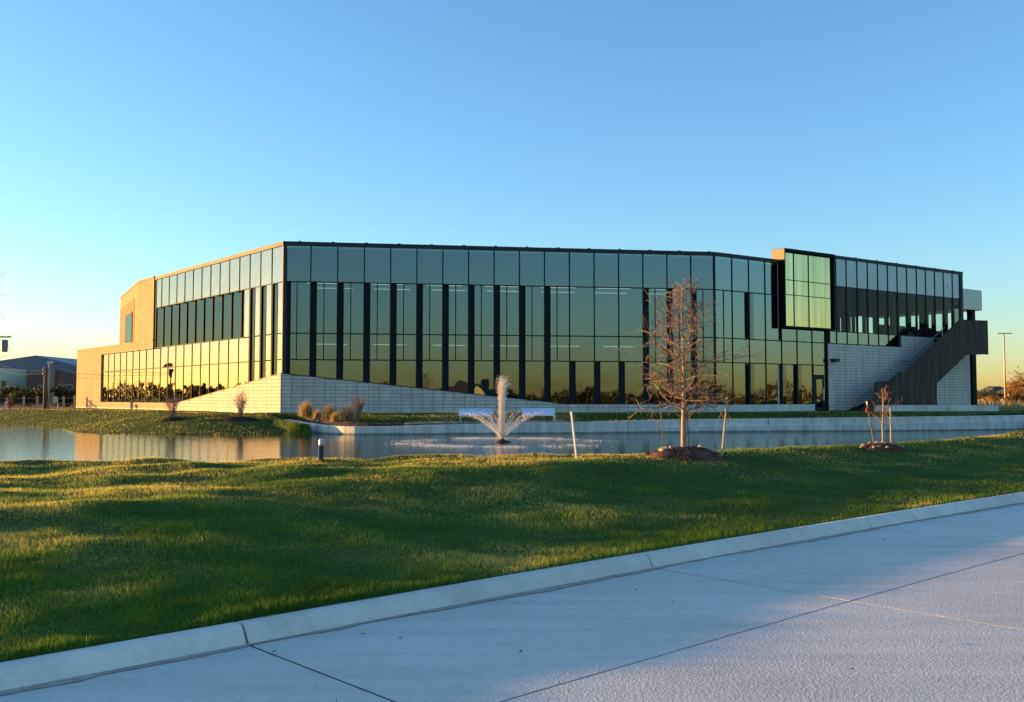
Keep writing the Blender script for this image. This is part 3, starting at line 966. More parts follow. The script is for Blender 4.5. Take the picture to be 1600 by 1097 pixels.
# right wing, upper storey
lines = [1296.0, 1308.3, 1324.7, 1341.6, 1358, 1373.9, 1389.5, 1404.5, 1419.5, 1434.8, 1449, 1463.3, 1477, 1491, 1502, 1507]
UL = [W3.px(x) for x in lines]
UL[0] = U_BAY1 + .06
for i in range(len(UL) - 1):
    u0, u1 = UL[i] + mw, UL[i + 1] - mw
    part(W3.box(MB(), u0, u1, 9.3 + mw, 11.2, -.05, .0), "spandrel_panel", "spandrel")
    if i == 0:
        pane(W3, rect(u0, u1, 6.2 + mw, 9.3 - mw))
    elif i == 13:
        dr = part(W3.box(MB(), u0, u1, 6.2 + mw, 8.75, -.08, .0), "terrace_door", "fascia_metal")
        mb = W3.box(MB(), u0 + .18, u1 - .18, 6.45, 8.5, .001, .012); part(mb, "door_glass", "dark_glass", dr)
        pane(W3, rect(u0, u1, 8.8, 9.3 - mw), "clear_glass")
    else:
        pane(W3, rect(u0, u1, 6.2 + mw, 9.3 - mw), "clear_glass")
    if UL[i + 1] <= U_STEP + .6:
        pane(W3, rect(u0, min(u1, U_STEP - .04), ZB + mw, 6.2 - mw), "facade_glass")
for i, u in enumerate(UL[:-1]):
    z0 = ZB if u < U_STEP else 6.2
    bar(W3, u - mw, u + mw, z0, 11.2, -.14, .035, "mullion", "dark_metal")
bar(W3, UL[-2] + .1, U_END, 6.2, 11.2, -.3, .04, "corner_post", "fascia_metal")
bar(W3, U_BAY1, U_END, 9.3 - mw, 9.3 + mw, -.1, .02, "transom")
bar(W3, U_TW0, U_STEP, 6.2 - mw, 6.2 + mw, -.1, .02, "transom")
coping(W3, U_BAY1 + .06, U_END + .02, 11.2, 11.43, .05)
# house number on the spandrel
cu = bpy.data.curves.new("house_number", 'FONT'); cu.body = "8350"; cu.size = .62; cu.extrude = .012; cu.offset = .012
to = bpy.data.objects.new("house_number_text", cu); C.objects.link(to)
dg = bpy.context.evaluated_depsgraph_get()
tm = bpy.data.meshes.new_from_object(to.evaluated_get(dg))
bpy.data.objects.remove(to)
tm.materials.clear(); tm.materials.append(MATS["number_white"])
no = bpy.data.objects.new("house_number", tm); C.objects.link(no)
uN, zN = W3.pz(1477.6, 448)
ang = math.atan2(W3.u.y, W3.u.x)
no.parent = bld; no.matrix_parent_inverse = BINV
no.matrix_world = Matrix.Translation(W3.p(uN, zN, .02)) @ Matrix.Rotation(ang, 4, 'Z') @ Matrix.Rotation(R(90), 4, 'X') @ Matrix.Diagonal((.64, .8, 1, 1))

# the room behind the clear glass
part(W3.box(MB(), U_TW0 + .2, U_TWE - .1, GR - .3, 5.88, -13, -.12), "lower_storey_core", "interior_wall")
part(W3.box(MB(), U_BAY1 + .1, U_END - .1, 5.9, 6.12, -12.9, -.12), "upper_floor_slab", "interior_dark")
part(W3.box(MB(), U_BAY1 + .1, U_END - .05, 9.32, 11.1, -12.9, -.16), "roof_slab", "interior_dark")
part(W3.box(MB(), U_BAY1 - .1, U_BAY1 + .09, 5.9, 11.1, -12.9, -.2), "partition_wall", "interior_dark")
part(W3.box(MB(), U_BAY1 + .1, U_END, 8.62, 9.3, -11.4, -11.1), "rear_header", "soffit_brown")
nb_ = 13
for i in range(nb_ + 1):
    u = U_BAY1 + .1 + (U_END + 4 - U_BAY1) * i / nb_
    if u > U_END - .2: break
    part(W3.box(MB(), u, u + .38, 6.12, 8.62, -11.45, -11.1), "rear_post", "dark_metal")
    if u + 1.4 < U_END:
        pane(W3, rect(u + .40, u + (U_END + 4 - U_BAY1) / nb_ - .02, 6.2, 8.6), "clear_glass", -11.25)
# glazed end of the room: posts, header and panes
part(W3.box(MB(), U_END - .28, U_END - .06, 8.62, 9.31, -11.0, -.32), "end_header", "soffit_brown")
for i in range(10):
    n_ = -1.2 - i * 1.06
    part(W3.box(MB(), U_END - .26, U_END - .08, 6.12, 8.62, n_ - .26, n_), "end_post", "dark_metal")
    part(W3.box(MB(), U_END - .18, U_END - .16, 6.14, 8.6, n_ - 1.04, n_ - .27), "glass_pane", "clear_glass")
for u, n in ((W3.px(1326, -.7), -.7), (W3.px(1398, -.7), -.7), (W3.px(1371, -2.5), -2.5), (W3.px(1449, -1.2), -1.2)):
    part(W3.box(MB(), u, u + .34, 6.12, 9.32, n - .34, n), "column", "dark_metal")
# roofs and solid bodies that close the building
E = Vector(W3.p(U_BAY0, 0)[:2])
L1 = LW.p(UL1, 0)[:2]; T1 = LW.p(UT, 0)[:2]
main = [tuple(C1), tuple(C2), tuple(E), (13.0, 96), (-28, 101), TE, T1, L1]
cen = Vector((sum(p[0] for p in main) / 8, sum(p[1] for p in main) / 8))
def inset(poly, d):
    out = []
    n = len(poly)
    for i in range(n):
        p = Vector(poly[i]); a = Vector(poly[i - 1]); b = Vector(poly[(i + 1) % n])
        e1 = (p - a).normalized(); e2 = (b - p).normalized()
        n1 = Vector((-e1.y, e1.x)); n2 = Vector((-e2.y, e2.x))
        bis = (n1 + n2)
        bis = bis / max(.3, bis.length_squared) * 2
        out.append(tuple(p + bis * d))
    return out
part(MB().extrude(inset(main, .45), 10.2, 10.38), "roof_deck", "roof_sheet")
part(MB().extrude(inset(main, .65), 8.55, 8.75), "ceiling", "interior_wall")
part(MB().extrude(inset(main, .65), 4.9, 5.25), "floor_slab", "interior_wall")
part(MB().extrude(inset(main, .65), GR + .02, GR + .1), "ground_slab", "interior_wall")
part(MB().extrude(inset(main, 9.0), GR + .11, 10.1), "core_wall", "interior_wall")
mbk = MB()
for a, b in ((2, 3), (3, 4), (4, 5)):
    pa, pb2 = Vector(main[a]), Vector(main[b])
    Wk = Wall(pa, pb2 - pa, (pa + pb2) / 2 - cen)
    Wk.box(mbk, 0, (pb2 - pa).length, GR - .3, ZT, -.3, 0)
part(mbk, "rear_wall", "tile")
Lb = [LW.p(UL1 + .1, 0, -.02)[:2], LW.p(UE - .02, 0, -.02)[:2], LW.p(UE - .02, 0, -12)[:2], LW.p(UL1 + .1, 0, -12)[:2]]
part(MB().extrude(Lb, 5.75, 5.88), "low_roof_deck", "roof_sheet")
part(LW.box(MB(), UE - .3, UE - .02, ZBASE, 5.75, -12, -.03), "end_wall", "tile_warm")
part(LW.box(MB(), UL1 + .3, UE - .31, ZBASE, 5.74, -7.0, -6.7), "low_back_wall", "interior_wall")
# ceiling light strips seen through the glass
for i in range(7):
    for j, n in enumerate((-2.0, -4.6)):
        u = 1.2 + i * 3.55 + j * .5
        part(F.box(MB(), u, u + 2.2, 8.49, 8.52, n - .02, n + .02), "ceiling_light", "light_strip")
        if j == 0: part(F.box(MB(), u + .4, u + 2.4, 4.84, 4.87, n - .02, n + .02), "ceiling_light", "light_strip")
# flat canopy and column past the end of the wing
part(W3.box(MB(), U_END + .03, W3.px(1537), 8.56, 10.15, -9, .0), "canopy", "spandrel")
part(W3.box(MB(), W3.px(1519.5, -.5), W3.px(1526, -.5), GR - .3, 8.56, -.86, -.5), "canopy_column", "black_metal")
# small fittings
lamp = part(W3.box(MB(), *[W3.px(x, .1) for x in (1298, 1305)], 4.1, 4.32, .12, .5), "wall_lamp", "fascia_metal")
uu = W3.px(1308.5, .1)
part(W3.box(MB(), uu, uu + .12, 1.35, 1.6, .12, .2), "hose_bib", "galvanised")

# ------------------------------------------------------------------ outside stair
OFF = 2.0
sp = lambda x, y: W3.pz(x, y, OFF)
stair = thing("outside_stair", W3.p(W3.px(1402, OFF), GR, 1.0), "dark bronze slatted outside stair climbing the tiled wall to an upper landing", "stair")
SINV = Matrix.Translation(-Vector(stair.location))
def spart(mb, name, m):
    o = mb.build(name, m); o.parent = stair; o.matrix_parent_inverse = SINV; return o
pts = [sp(*q) for q in ((1341.6, 642.5), (1367, 618), (1367, 598), (1388, 596), (1405, 582), (1414, 582), (1501, 500), (1545, 501.8), (1545, 553.4), (1511, 553.4), (1462.5, 599.4))]
zl = GR - .05
ptop = pts[5:7]
def zup(u):
    return np.interp(u, [p[0] for p in (pts[0], pts[1])] + [pts[1][0] + .001] + [p[0] for p in pts[3:8]], [pts[0][1], pts[1][1], pts[2][1]] + [p[1] for p in pts[3:8]])
def zlo(u):
    return np.interp(u, [pts[10][0], pts[10][0] + .001, pts[9][0], pts[8][0]], [zl, pts[10][1], pts[9][1], pts[8][1]]) if u > pts[10][0] else zl
ustart, uend = pts[0][0], pts[8][0]
slat = MB(); u = ustart; sheet = MB()
while u < uend - .03:
    z1, z0 = float(zup(u + .02)), float(zlo(u + .02))
    if z1 - z0 > .05:
        W3.box(slat, u, u + .035, z0 - random.uniform(0, .05), z1, OFF - .02, OFF + .03 + random.uniform(0, .015))
    u += .075
o = spart(slat, "slats", "screen"); o["kind"] = "stuff"
us = np.linspace(ustart, uend, 90)
for a, b in zip(us[:-1], us[1:]):
    W3.prism(sheet, [(a, float(zlo(a))), (b, float(zlo(b))), (b, float(zup(b)) - .03), (a, float(zup(a)) - .03)], OFF - .045, OFF - .022)
spart(sheet, "screen_panel", "screen")
rail = MB(); rp = [W3.p(a, z + .02, OFF) for a, z in (pts[2], pts[3], pts[4], pts[5], pts[6], pts[7])]
rail.tube(rp, .035, 6); spart(rail, "top_rail", "fascia_metal")
# end screen of the landing
mb = MB(); W3.box(mb, uend - .02, uend + .03, pts[8][1], pts[7][1], .3, OFF); spart(mb, "end_screen", "screen")
# landing and treads between the screen and the wall
mb = MB(); W3.box(mb, pts[6][0] - .3, uend - .03, 5.85, 6.05, .13, OFF - .05); spart(mb, "landing", "dark_metal")
us0, us1 = pts[0][0] + .1, pts[6][0] - .3
nst = 30
for i in range(nst):
    ua = us0 + (us1 - us0) * i / nst; ub_ = us0 + (us1 - us0) * (i + 1) / nst
    z = float(np.interp(ub_, [pts[0][0], pts[4][0] - .3, pts[5][0] + .2, us1], [GR - .35, pts[4][1] - 1.9, pts[4][1] - 1.9, 5.3]))
    mb = MB(); W3.box(mb, ua, ub_ - .005, z - .17, z, .13, OFF - .06); spart(mb, "step", "dark_metal")
hr = MB()
hp = [W3.pz(x, y, .2) for x, y in ((1339, 625), (1342, 622), (1403, 563), (1421, 563), (1472, 516), (1477, 512))]
hr.tube([W3.p(a, z, .2) for a, z in hp], .03, 6)
for a, z in hp[1:-1]:
    hr.tube([W3.p(a, z, .2), W3.p(a, z - .05, .11)], .015, 5)
spart(hr, "handrail", "galvanised")

# ------------------------------------------------------------------ placing things by what they stand on
def hit(px, py, lo=4.0, hi=110.0):
    """ground point seen at a photo pixel"""
    d = np.linspace(lo, hi, 4000)
    x = (px - PCX) / FPX * d
    z = EYE - (py - HOR) / FPX * d
    g_ = ground_z(x, d)
    k = np.argmax(g_ >= z)
    return Vector((float(x[k]), float(d[k]), float(g_[k])))

# pond wall: cast panels with joints, a ledge along the right half
wall = thing("retaining_wall", (WALL[6][0], WALL[6][1], WATER_Z), "low pale concrete wall along the far edge of the pond", "wall")
WI = Matrix.Translation(-Vector(wall.location))
def resample(pts, step):
    out = [Vector(pts[0])]; acc = 0
    dense = []
    P = [Vector(p) for p in pts]
    for i in range(len(P) - 1):
        p0 = P[max(i - 1, 0)]; p1 = P[i]; p2 = P[i + 1]; p3 = P[min(i + 2, len(P) - 1)]
        for j in range(12):
            t = j / 12
            dense.append(.5 * ((2 * p1) + (p2 - p0) * t + (2 * p0 - 5 * p1 + 4 * p2 - p3) * t * t + (3 * p1 - p0 - 3 * p2 + p3) * t ** 3))
    dense.append(P[-1])
    for a, b in zip(dense[:-1], dense[1:]):
        acc += (b - a).length
        if acc >= step:
            out.append(b); acc = 0
    return out
wp = resample(WALL, .55)
def ribbon(mb, P, th0, th1, z0, ztop):
    n = len(P); base = len(mb.v)
    for i, p in enumerate(P):
        t = (P[min(i + 1, n - 1)] - P[max(i - 1, 0)]); t.z = 0; t.normalize()
        nr = Vector((t.y, -t.x, 0))                   # towards the water
        zt = ztop(p)
        for o, z in ((th0, z0), (th1, z0), (th1, zt - .015), (th1 - .015, zt), (th0, zt)):
            q = p + nr * o
            mb.v.append((q.x, q.y, z))
    for i in range(n - 1):
        for j in range(5):
            a = base + i * 5 + j; b = base + i * 5 + (j + 1) % 5
            mb.f.append((a, b, b + 5, a + 5))
    mb.f.append(tuple(base + j for j in range(5))[::-1]); mb.f.append(tuple(base + (n - 1) * 5 + j for j in range(5)))
i = 0
while i < len(wp) - 1:
    j = min(i + random.choice((7, 8, 9)), len(wp) - 1)
    seg = [p.copy() for p in wp[i:j + 1]]
    seg[0] = seg[0].lerp(seg[1], .02); seg[-1] = seg[-1].lerp(seg[-2], .02)
    mb = MB(); ribbon(mb, seg, -.32, .02, WATER_Z - .4, lambda p: p.z)
    o = mb.build("wall_panel", "wall_concrete"); o.parent = wall; o.matrix_parent_inverse = WI
    i = j
led = [p for p in wp if p.x > 7.5]
mb = MB(); ribbon(mb, led, .0, .16, WATER_Z - .4, lambda p: WATER_Z + .26 + .012 * (p.x - 7.5))
o = mb.build("wall_ledge", "wall_concrete"); o.parent = wall; o.matrix_parent_inverse = WI
mb = MB(); ribbon(mb, wp, -.30, .0, WATER_Z - .4, lambda p: p.z - .05)
o = mb.build("wall_core", "joint"); o.parent = wall; o.matrix_parent_inverse = WI

# low terrace wall by the stair
tw_ = thing("terrace_wall", (27.5, 62.6, GR), "low concrete terrace wall in front of the dark outside stair", "wall")
TWI = Matrix.Translation(-Vector(tw_.location))
xa, xb = (1367 - PCX) / FPX * 62.5, (1558 - PCX) / FPX * 62.5
for i in range(3):
    mb = MB().box(xa + (xb - xa) * i / 3 + .01, xa + (xb - xa) * (i + 1) / 3 - .01, 62.4, 62.75, GR - .3, 1.19)
    o = mb.build("wall_panel", "wall_concrete"); o.parent = tw_; o.matrix_parent_inverse = TWI
g = mk("terrace_paving", [(xa, 62.76, GR + .03), (xb, 62.76, GR + .03), (xb + 4, 72, GR + .03), (xa, 70, GR + .03)], [(0, 1, 2, 3)], "wall_concrete"); tag(g, kind="structure")

# mulch bed and river rocks behind the pond wall
def patch(name, x0, x1, front, back, dz, m, nx=60, ny=10, amp=.04):
    vs, fs = [], []
    for i in range(nx + 1):
        x = x0 + (x1 - x0) * i / nx
        for j in range(ny + 1):
            y = front(x) + (back(x) - front(x)) * j / ny
            e = min(1, 4 * (j / ny) * (1 - j / ny) + .0, 6 * (i / nx) * (1 - i / nx) + .0)
            vs.append((x, y, max(gz(x, y), wallz(x) - .06) + (dz + amp * (random.random() - .5)) * e - .02))
    for i in range(nx):
        for j in range(ny):
            a = i * (ny + 1) + j
            fs.append((a, a + ny + 1, a + ny + 2, a + 1))
    return mk(name, vs, fs, m, None, True)
wxs = [p.x for p in wp]
def wally(x): return float(np.interp(x, wxs, [p.y for p in wp]))
def wallz(x): return float(np.interp(x, wxs, [p.z for p in wp]))
g = patch("mulch_bed", -11.0, -4.2, lambda x: wally(x) + .36, lambda x: wally(x) + 2.6, .12, "mulch_dark"); tag(g, kind="structure")
g = patch("gravel_bed", -4.6, 2.7, lambda x: wally(x) + .36, lambda x: wally(x) + 2.4, .05, "river_rock"); tag(g, kind="structure")

def rock_verts(r, seed, sq=.7):
    rr = random.Random(seed)
    t = (1 + 5 ** .5) / 2
    V = [(-1, t, 0), (1, t, 0), (-1, -t, 0), (1, -t, 0), (0, -1, t), (0, 1, t), (0, -1, -t), (0, 1, -t), (t, 0, -1), (t, 0, 1), (-t, 0, -1), (-t, 0, 1)]
    F_ = [(0, 11, 5), (0, 5, 1), (0, 1, 7), (0, 7, 10), (0, 10, 11), (1, 5, 9), (5, 11, 4), (11, 10, 2), (10, 7, 6), (7, 1, 8), (3, 9, 4), (3, 4, 2), (3, 2, 6), (3, 6, 8), (3, 8, 9), (4, 9, 5), (2, 4, 11), (6, 2, 10), (8, 6, 7), (9, 8, 1)]
    ax, ay = rr.uniform(.7, 1.25), rr.uniform(.7, 1.25)
    return [(v[0] / 1.9 * r * ax * rr.uniform(.8, 1.2), v[1] / 1.9 * r * ay * rr.uniform(.8, 1.2), v[2] / 1.9 * r * sq * rr.uniform(.8, 1.2)) for v in V], F_
mb = MB()
for i in range(1700):
    x = random.uniform(-5.2, 2.6)
    y = wally(x) + .4 + random.random() ** 1.3 * 1.9
    r = random.uniform(.035, .085)
    vs, fs = rock_verts(r, i)
    z = max(gz(x, y), wallz(x) - .06) + .05
    mb.add([(a + x, b + y, c + z) for a, b, c in vs], fs)
g = mb.build("river_rocks", "river_rock"); tag(g, "bed of small brown river rocks behind the pond wall under the steel benches", "rocks", kind="stuff")

# steel benches
def bench(x, label):
    y = wally(x) + 1.1
    b = thing("bench", (x, y, max(gz(x, y), wallz(x) - .03)), label, "bench", "steel benches by the pond", rz=.16)
    W_ = .83
    # back leans away from the pond and mirrors the sky
    vs = []; prof = [(.10, .36), (.13, .36), (.24, .70), (.21, .715)]
    mb = MB()
    for s in (-W_, W_): vs += [(s, p, z) for p, z in prof]
    mb.add(vs, [(0, 1, 2, 3), (7, 6, 5, 4), (0, 4, 5, 1), (1, 5, 6, 2), (2, 6, 7, 3), (3, 7, 4, 0)])
    mb.build("backrest", "steel", b)
    MB().box(-W_, W_, -.36, .12, .335, .355).build("seat", "steel", b)
    for s in (-W_ + .02, W_ - .06):
        mb = MB().box(s, s + .04, -.34, -.30, -.1, .334)
        mb.box(s, s + .04, .08, .12, -.1, .334)
        mb.box(s, s + .04, -.30, .08, .28, .334)
        mb.build("leg", "galvanised", b)
bench((744 - 800) / 1500 * 48, "polished steel bench on river rocks, set above the sloping middle of the tiled wedge")
bench((842 - 800) / 1500 * 48.3, "polished steel bench behind the fountain jet, next to the green lawn strip")

# ------------------------------------------------------------------ plants
def blades_mesh(name, base, hgt, wid, lean, tone, m, parent=None):
    n = len(base)
    ang = RNG.random(n) * 2 * np.pi
    dx, dy = np.cos(ang) * wid * .5, np.sin(ang) * wid * .5
    la = RNG.random(n) * 2 * np.pi
    lx, ly = np.cos(la) * lean * hgt, np.sin(la) * lean * hgt
    co = np.zeros((n, 3, 3), np.float32)
    co[:, 0] = base + np.stack([dx, dy, np.zeros(n) - .005], -1)
    co[:, 1] = base + np.stack([-dx, -dy, np.zeros(n) - .005], -1)
    co[:, 2] = base + np.stack([lx, ly, hgt], -1)
    me = bpy.data.meshes.new(name)
    me.vertices.add(n * 3); me.vertices.foreach_set("co", co.ravel())
    me.loops.add(n * 3); me.loops.foreach_set("vertex_index", np.arange(n * 3, dtype=np.int32))
    me.polygons.add(n); me.polygons.foreach_set("loop_start", np.arange(n, dtype=np.int32) * 3)
    me.polygons.foreach_set("loop_total", np.full(n, 3, np.int32))
    at = me.attributes.new("tone", 'FLOAT', 'POINT'); at.data.foreach_set("value", np.repeat(tone, 3).astype(np.float32))
    me.update(calc_edges=True)
    me.materials.append(MATS[m])
    return link(bpy.data.objects.new(name, me), parent)

def grass_field(n, ylo, yhi, zref, hf):
    px = RNG.uniform(-140, 1740, n); py = RNG.uniform(ylo, yhi, n)
    d = (EYE - zref) * FPX / (py - HOR)
    d = d * RNG.uniform(.96, 1.04, n)
    x = (px - PCX) / FPX * d; y = d
    s, t = xy2st(x, y)
    ok = (t > .17 + .05 * RNG.random(n)) & (d < 75) & ~inside(x, y, POND)
    dw = seg_dist(x, y, [(a, b) for a, b, _ in WALL], False)
    ok &= (dw > .45)
    # keep clear of the mulch, the rocks and the building
    wyy = np.interp(x, wxs, [p.y for p in wp])
    ok &= ~((x > -10.8) & (x < 2.7) & (y > wyy) & (y < wyy + 2.5))
    q = np.stack([x, y], -1)
    for W in (F, LW, W3):
        side = (x - W.o.x) * W.n.x + (y - W.o.y) * W.n.y
        uu_ = (x - W.o.x) * W.u.x + (y - W.o.y) * W.u.y
        ok &= ~((side < .2) & (side > -14) & (uu_ > -2) & (uu_ < 42))
    ok &= ~((x > xa - .2) & (x < xb + .2) & (y > 62.2))
    x, y, d, t, s = x[ok], y[ok], d[ok], t[ok], s[ok]
    z = ground_z(x, y)
    k = len(x)
    yellowed = .60 * sst(5.0, 8.0, t + 2.4 * sst(0, -7, s) + 1.8 * vnoise(x, y, 1.9, 8.0))  # straw tone past the crest and on the left paints in low sunlight
    tone = np.clip(.36 + yellowed + .9 * vnoise(x, y, 1.6, 2.0) + .6 * vnoise(x, y, .5, 4.0) + RNG.normal(0, .16, k), 0, 1)
    patchy = np.clip(.85 + 1.1 * vnoise(x, y, .7, 6.0) + .8 * vnoise(x, y, .25, 3.0), .35, 2)
    h = hf * RNG.uniform(.55, 1.25, k) * patchy * (1 + d / 55) * (1 + .9 * np.exp(-np.maximum(t - .2, 0) / .12))
    wdt = np.maximum(.0045, .00050 * d) * RNG.uniform(.7, 1.4, k)
    return np.stack([x, y, z], -1), h, wdt, RNG.uniform(.15, .75, k), tone
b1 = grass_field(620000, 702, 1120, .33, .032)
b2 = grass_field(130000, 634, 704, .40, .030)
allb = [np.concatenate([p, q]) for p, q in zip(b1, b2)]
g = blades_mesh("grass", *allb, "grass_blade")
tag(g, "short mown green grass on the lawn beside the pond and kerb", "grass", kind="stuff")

def bare_tree(name, p, H, trunk_h, spread, r0, seed, label, nb=26, tm="bark_pale", wm="twig", droop=0.0, levels=3, twr=.0065, group=None, top_bias=1.0):
    rr = random.Random(seed)
    t = thing(name, (p.x, p.y, p.z), label, "tree", group)
    tr = MB()
    pts, rad = [], []
    nseg = 14
    lean = [rr.uniform(-.03, .03), rr.uniform(-.03, .03)]
    for i in range(nseg + 1):
        f = i / nseg
        pts.append(Vector((lean[0] * H * f + .035 * math.sin(f * 7 + seed) * f, lean[1] * H * f + .03 * math.cos(f * 5 + seed) * f, H * f - .05)))
        rad.append(max(.006, r0 * (1 - f) ** .9 + .006))
    rad[0] = r0 * 1.35
    tr.tube(pts, rad, 8)
    tr.build("trunk", tm, t, True)
    br = MB(); tw = MB()
    def grow(start, d, L, r, lvl):
        n = 6 if lvl < 3 else 4
        P = [start]; cur = start.copy(); dd = d.copy()
        for i in range(n):
            dd = (dd + Vector((rr.gauss(0, .22), rr.gauss(0, .22), rr.gauss(0, .16) + (.10 if lvl == 1 else 0.0) - droop * .12 * (i / n)))).normalized()
            cur = cur + dd * (L / n)
            P.append(cur.copy())
        R_ = [max(twr * .55, r * (1 - .75 * i / n)) for i in range(n + 1)]
        (br if lvl == 1 else tw).tube(P, R_, 5 if lvl == 1 else 3, False)
        if lvl < levels:
            cnt = rr.randint(5, 8) if lvl == 1 else rr.randint(3, 6)
            for c in range(cnt):
                i = rr.randint(1, n)
                q = P[i - 1].lerp(P[i], rr.random())
                dirp = (P[i] - P[i - 1]).normalized()
                side = Vector((rr.gauss(0, 1), rr.gauss(0, 1), rr.gauss(0, .7))).normalized()
                nd = (dirp * .7 + side * .9).normalized()
                grow(q, nd, L * rr.uniform(.32, .60), r * .5, lvl + 1)
    for b in range(nb):
        f = trunk_h + (1 - trunk_h) * (b / nb) ** 1.1 * .97
        k = f * nseg; i = min(int(k), nseg - 1)
        q = pts[i].lerp(pts[i + 1], k - i)
        az = b * 2.4 + rr.uniform(-.5, .5)
        prof = math.sin(min(1, (f - trunk_h) / (1 - trunk_h) * 1.05 + .30) * math.pi * .85) ** .9
        up = .15 + .75 * ((f - trunk_h) / (1 - trunk_h)) * top_bias - droop * .3 * (1 - f)
        L = spread * (.30 + .75 * prof) * rr.uniform(.7, 1.15) * (1 - .45 * max(0, (f - .6) / .4))
        d = Vector((math.cos(az), math.sin(az), up)).normalized()
        grow(q, d, L, r0 * .33 * (1.1 - f) + twr, 1)
    br.build("branches", wm, t, True)
    o = tw.build("twigs", wm, t); o["kind"] = "stuff"
    return t

def mound(p, rx, ry, h, label, m="mulch"):
    rr = random.Random(int(p.x * 100))
    vs, fs = [], []
    nr, na = 9, 40
    for i in range(nr + 1):
        f = i / nr
        for j in range(na):
            a = 2 * math.pi * j / na
            w_ = 1 + .10 * math.sin(3 * a + p.x) + .07 * math.sin(5 * a + 1)
            x, y = p.x + rx * f * w_ * math.cos(a), p.y + ry * f * w_ * math.sin(a)
            z = gz(x, y) + h * (1 - f ** 2.2) + (rr.uniform(-.022, .022) if i < nr else -.04)
            vs.append((x - p.x, y - p.y, z - p.z))
    for i in range(nr):
        for j in range(na):
            fs.append((i * na + j, (i + 1) * na + j, (i + 1) * na + (j + 1) % na, i * na + (j + 1) % na))
    fs.append(tuple(range(na))[::-1])
    o = mk("mulch_mound", vs, fs, m, None, True); o.location = p
    # loose bark chips lying on the mound
    ch = MB()
    for i in range(420):
        a = rr.random() * 6.283; f = rr.random() ** .5 * .98
        x, y = rx * f * math.cos(a), ry * f * math.sin(a)
        z = gz(p.x + x, p.y + y) - p.z + h * (1 - f ** 2.2) + .008
        l, w_, an = rr.uniform(.02, .06), rr.uniform(.008, .02), rr.random() * 3.14
        c, s = math.cos(an), math.sin(an); tl = rr.uniform(-.03, .03)
        ch.add([(x + c * l - s * w_, y + s * l + c * w_, z + tl), (x - c * l - s * w_, y - s * l + c * w_, z - tl), (x - c * l + s * w_, y - s * l - c * w_, z - tl + .006), (x + c * l + s * w_, y + s * l - c * w_, z + tl + .006)], [(0, 1, 2, 3)])
    k = ch.build("bark_chips", m, o); k["kind"] = "stuff"
    return tag(o, label, "mulch")

ptree = hit(1067, 713)
bare_tree("bare_tree", ptree, 3.50, .27, 1.18, .050, 5, "bare young tree with reddish curling twigs on the wide mulch mound", nb=50, droop=.55, twr=.0052)
mound(ptree + Vector((.05, .05, 0)), .82, .7, .17, "wide red-brown mulch mound around the tall bare tree")
psap = hit(1378, 702)
bare_tree("bare_sapling", psap, 1.50, .42, .52, .022, 9, "small bare sapling with upswept pinkish branches on a rock-ringed mound", nb=12, wm="twig_pink", levels=2, twr=.0055, top_bias=2.2)
mound(psap, .58, .5, .13, "small dark mulch mound ringed with stones around the sapling")
rock_meshes = []
for i in range(5):
    vs, fs = rock_verts(.07, 900 + i, .85)
    me = bpy.data.meshes.new("stone"); me.from_pydata(vs, [], fs); me.update(); me.materials.append(MATS["rock"]); rock_meshes.append(me)
def stone(p, base, dx, dy, h, sc, label, group):
    x, y = p.x + dx, p.y + dy
    o = bpy.data.objects.new("stone", rock_meshes[random.randrange(5)]); C.objects.link(o)
    o.location = (x, y, gz(x, y) + h); o.scale = (sc, sc, sc); o.rotation_euler = (0, 0, random.random() * 6)
    tag(o, label, "stone", group)
for dx, dy, sc, lab in ((-.50, -.15, 1.1, "largest tan stone on the wide mound, past the thin brown stake"), (-.38, .0, .9, "tan stone at the foot of the thin brown stake"),
                        (-.26, .25, .8, "tan stone on the wide mound between thin brown stake and trunk"), (.35, .3, .8, "tan stone on the wide mound just past the black metal stake"),
                        (.50, .1, 1.0, "larger tan stone of the pair by the leaning wooden stake"), (.56, .02, .8, "smaller tan stone of the pair by the leaning wooden stake")):
    stone(ptree, None, dx + .05, dy, .14 * (1 - (dx / .82) ** 2) + .05, sc, lab, "stones on the wide mound")
for dx, dy, sc, lab in ((-.55, -.1, 1.0, "outermost tan stone of the sapling ring, beyond the red-tagged stake"), (-.46, .05, .8, "small tan stone next to the outermost one in the sapling ring"),
                        (-.33, -.28, .9, "tan stone in the grass below the red-tagged stake"), (-.25, .2, .9, "tan stone behind the red-tagged stake's foot"),
                        (-.12, .1, 1.0, "big pale stone between the red-tagged stake and the sapling stem"), (-.04, -.36, .9, "tan stone on the grass side below the sapling stem"),
                        (.02, .15, 1.0, "big pale stone touching the sapling stem"), (.16, .25, .8, "tan stone behind the straight pale stake's foot"),
                        (.30, .2, .8, "tan stone just past the straight pale stake"), (.40, .1, .9, "larger stone of the end pair on the shaded side of the sapling mound"),
                        (.46, -.02, .8, "smaller stone of the end pair on the shaded side of the sapling mound"), (-.22, -.3, .7, "smallest tan stone beside the grass below the red-tagged stake")):
    stone(psap, None, dx, dy, .12 * max(0, 1 - (dx / .6) ** 2 - (dy / .5) ** 2) + .03, sc * .8, lab, "stones around the sapling")

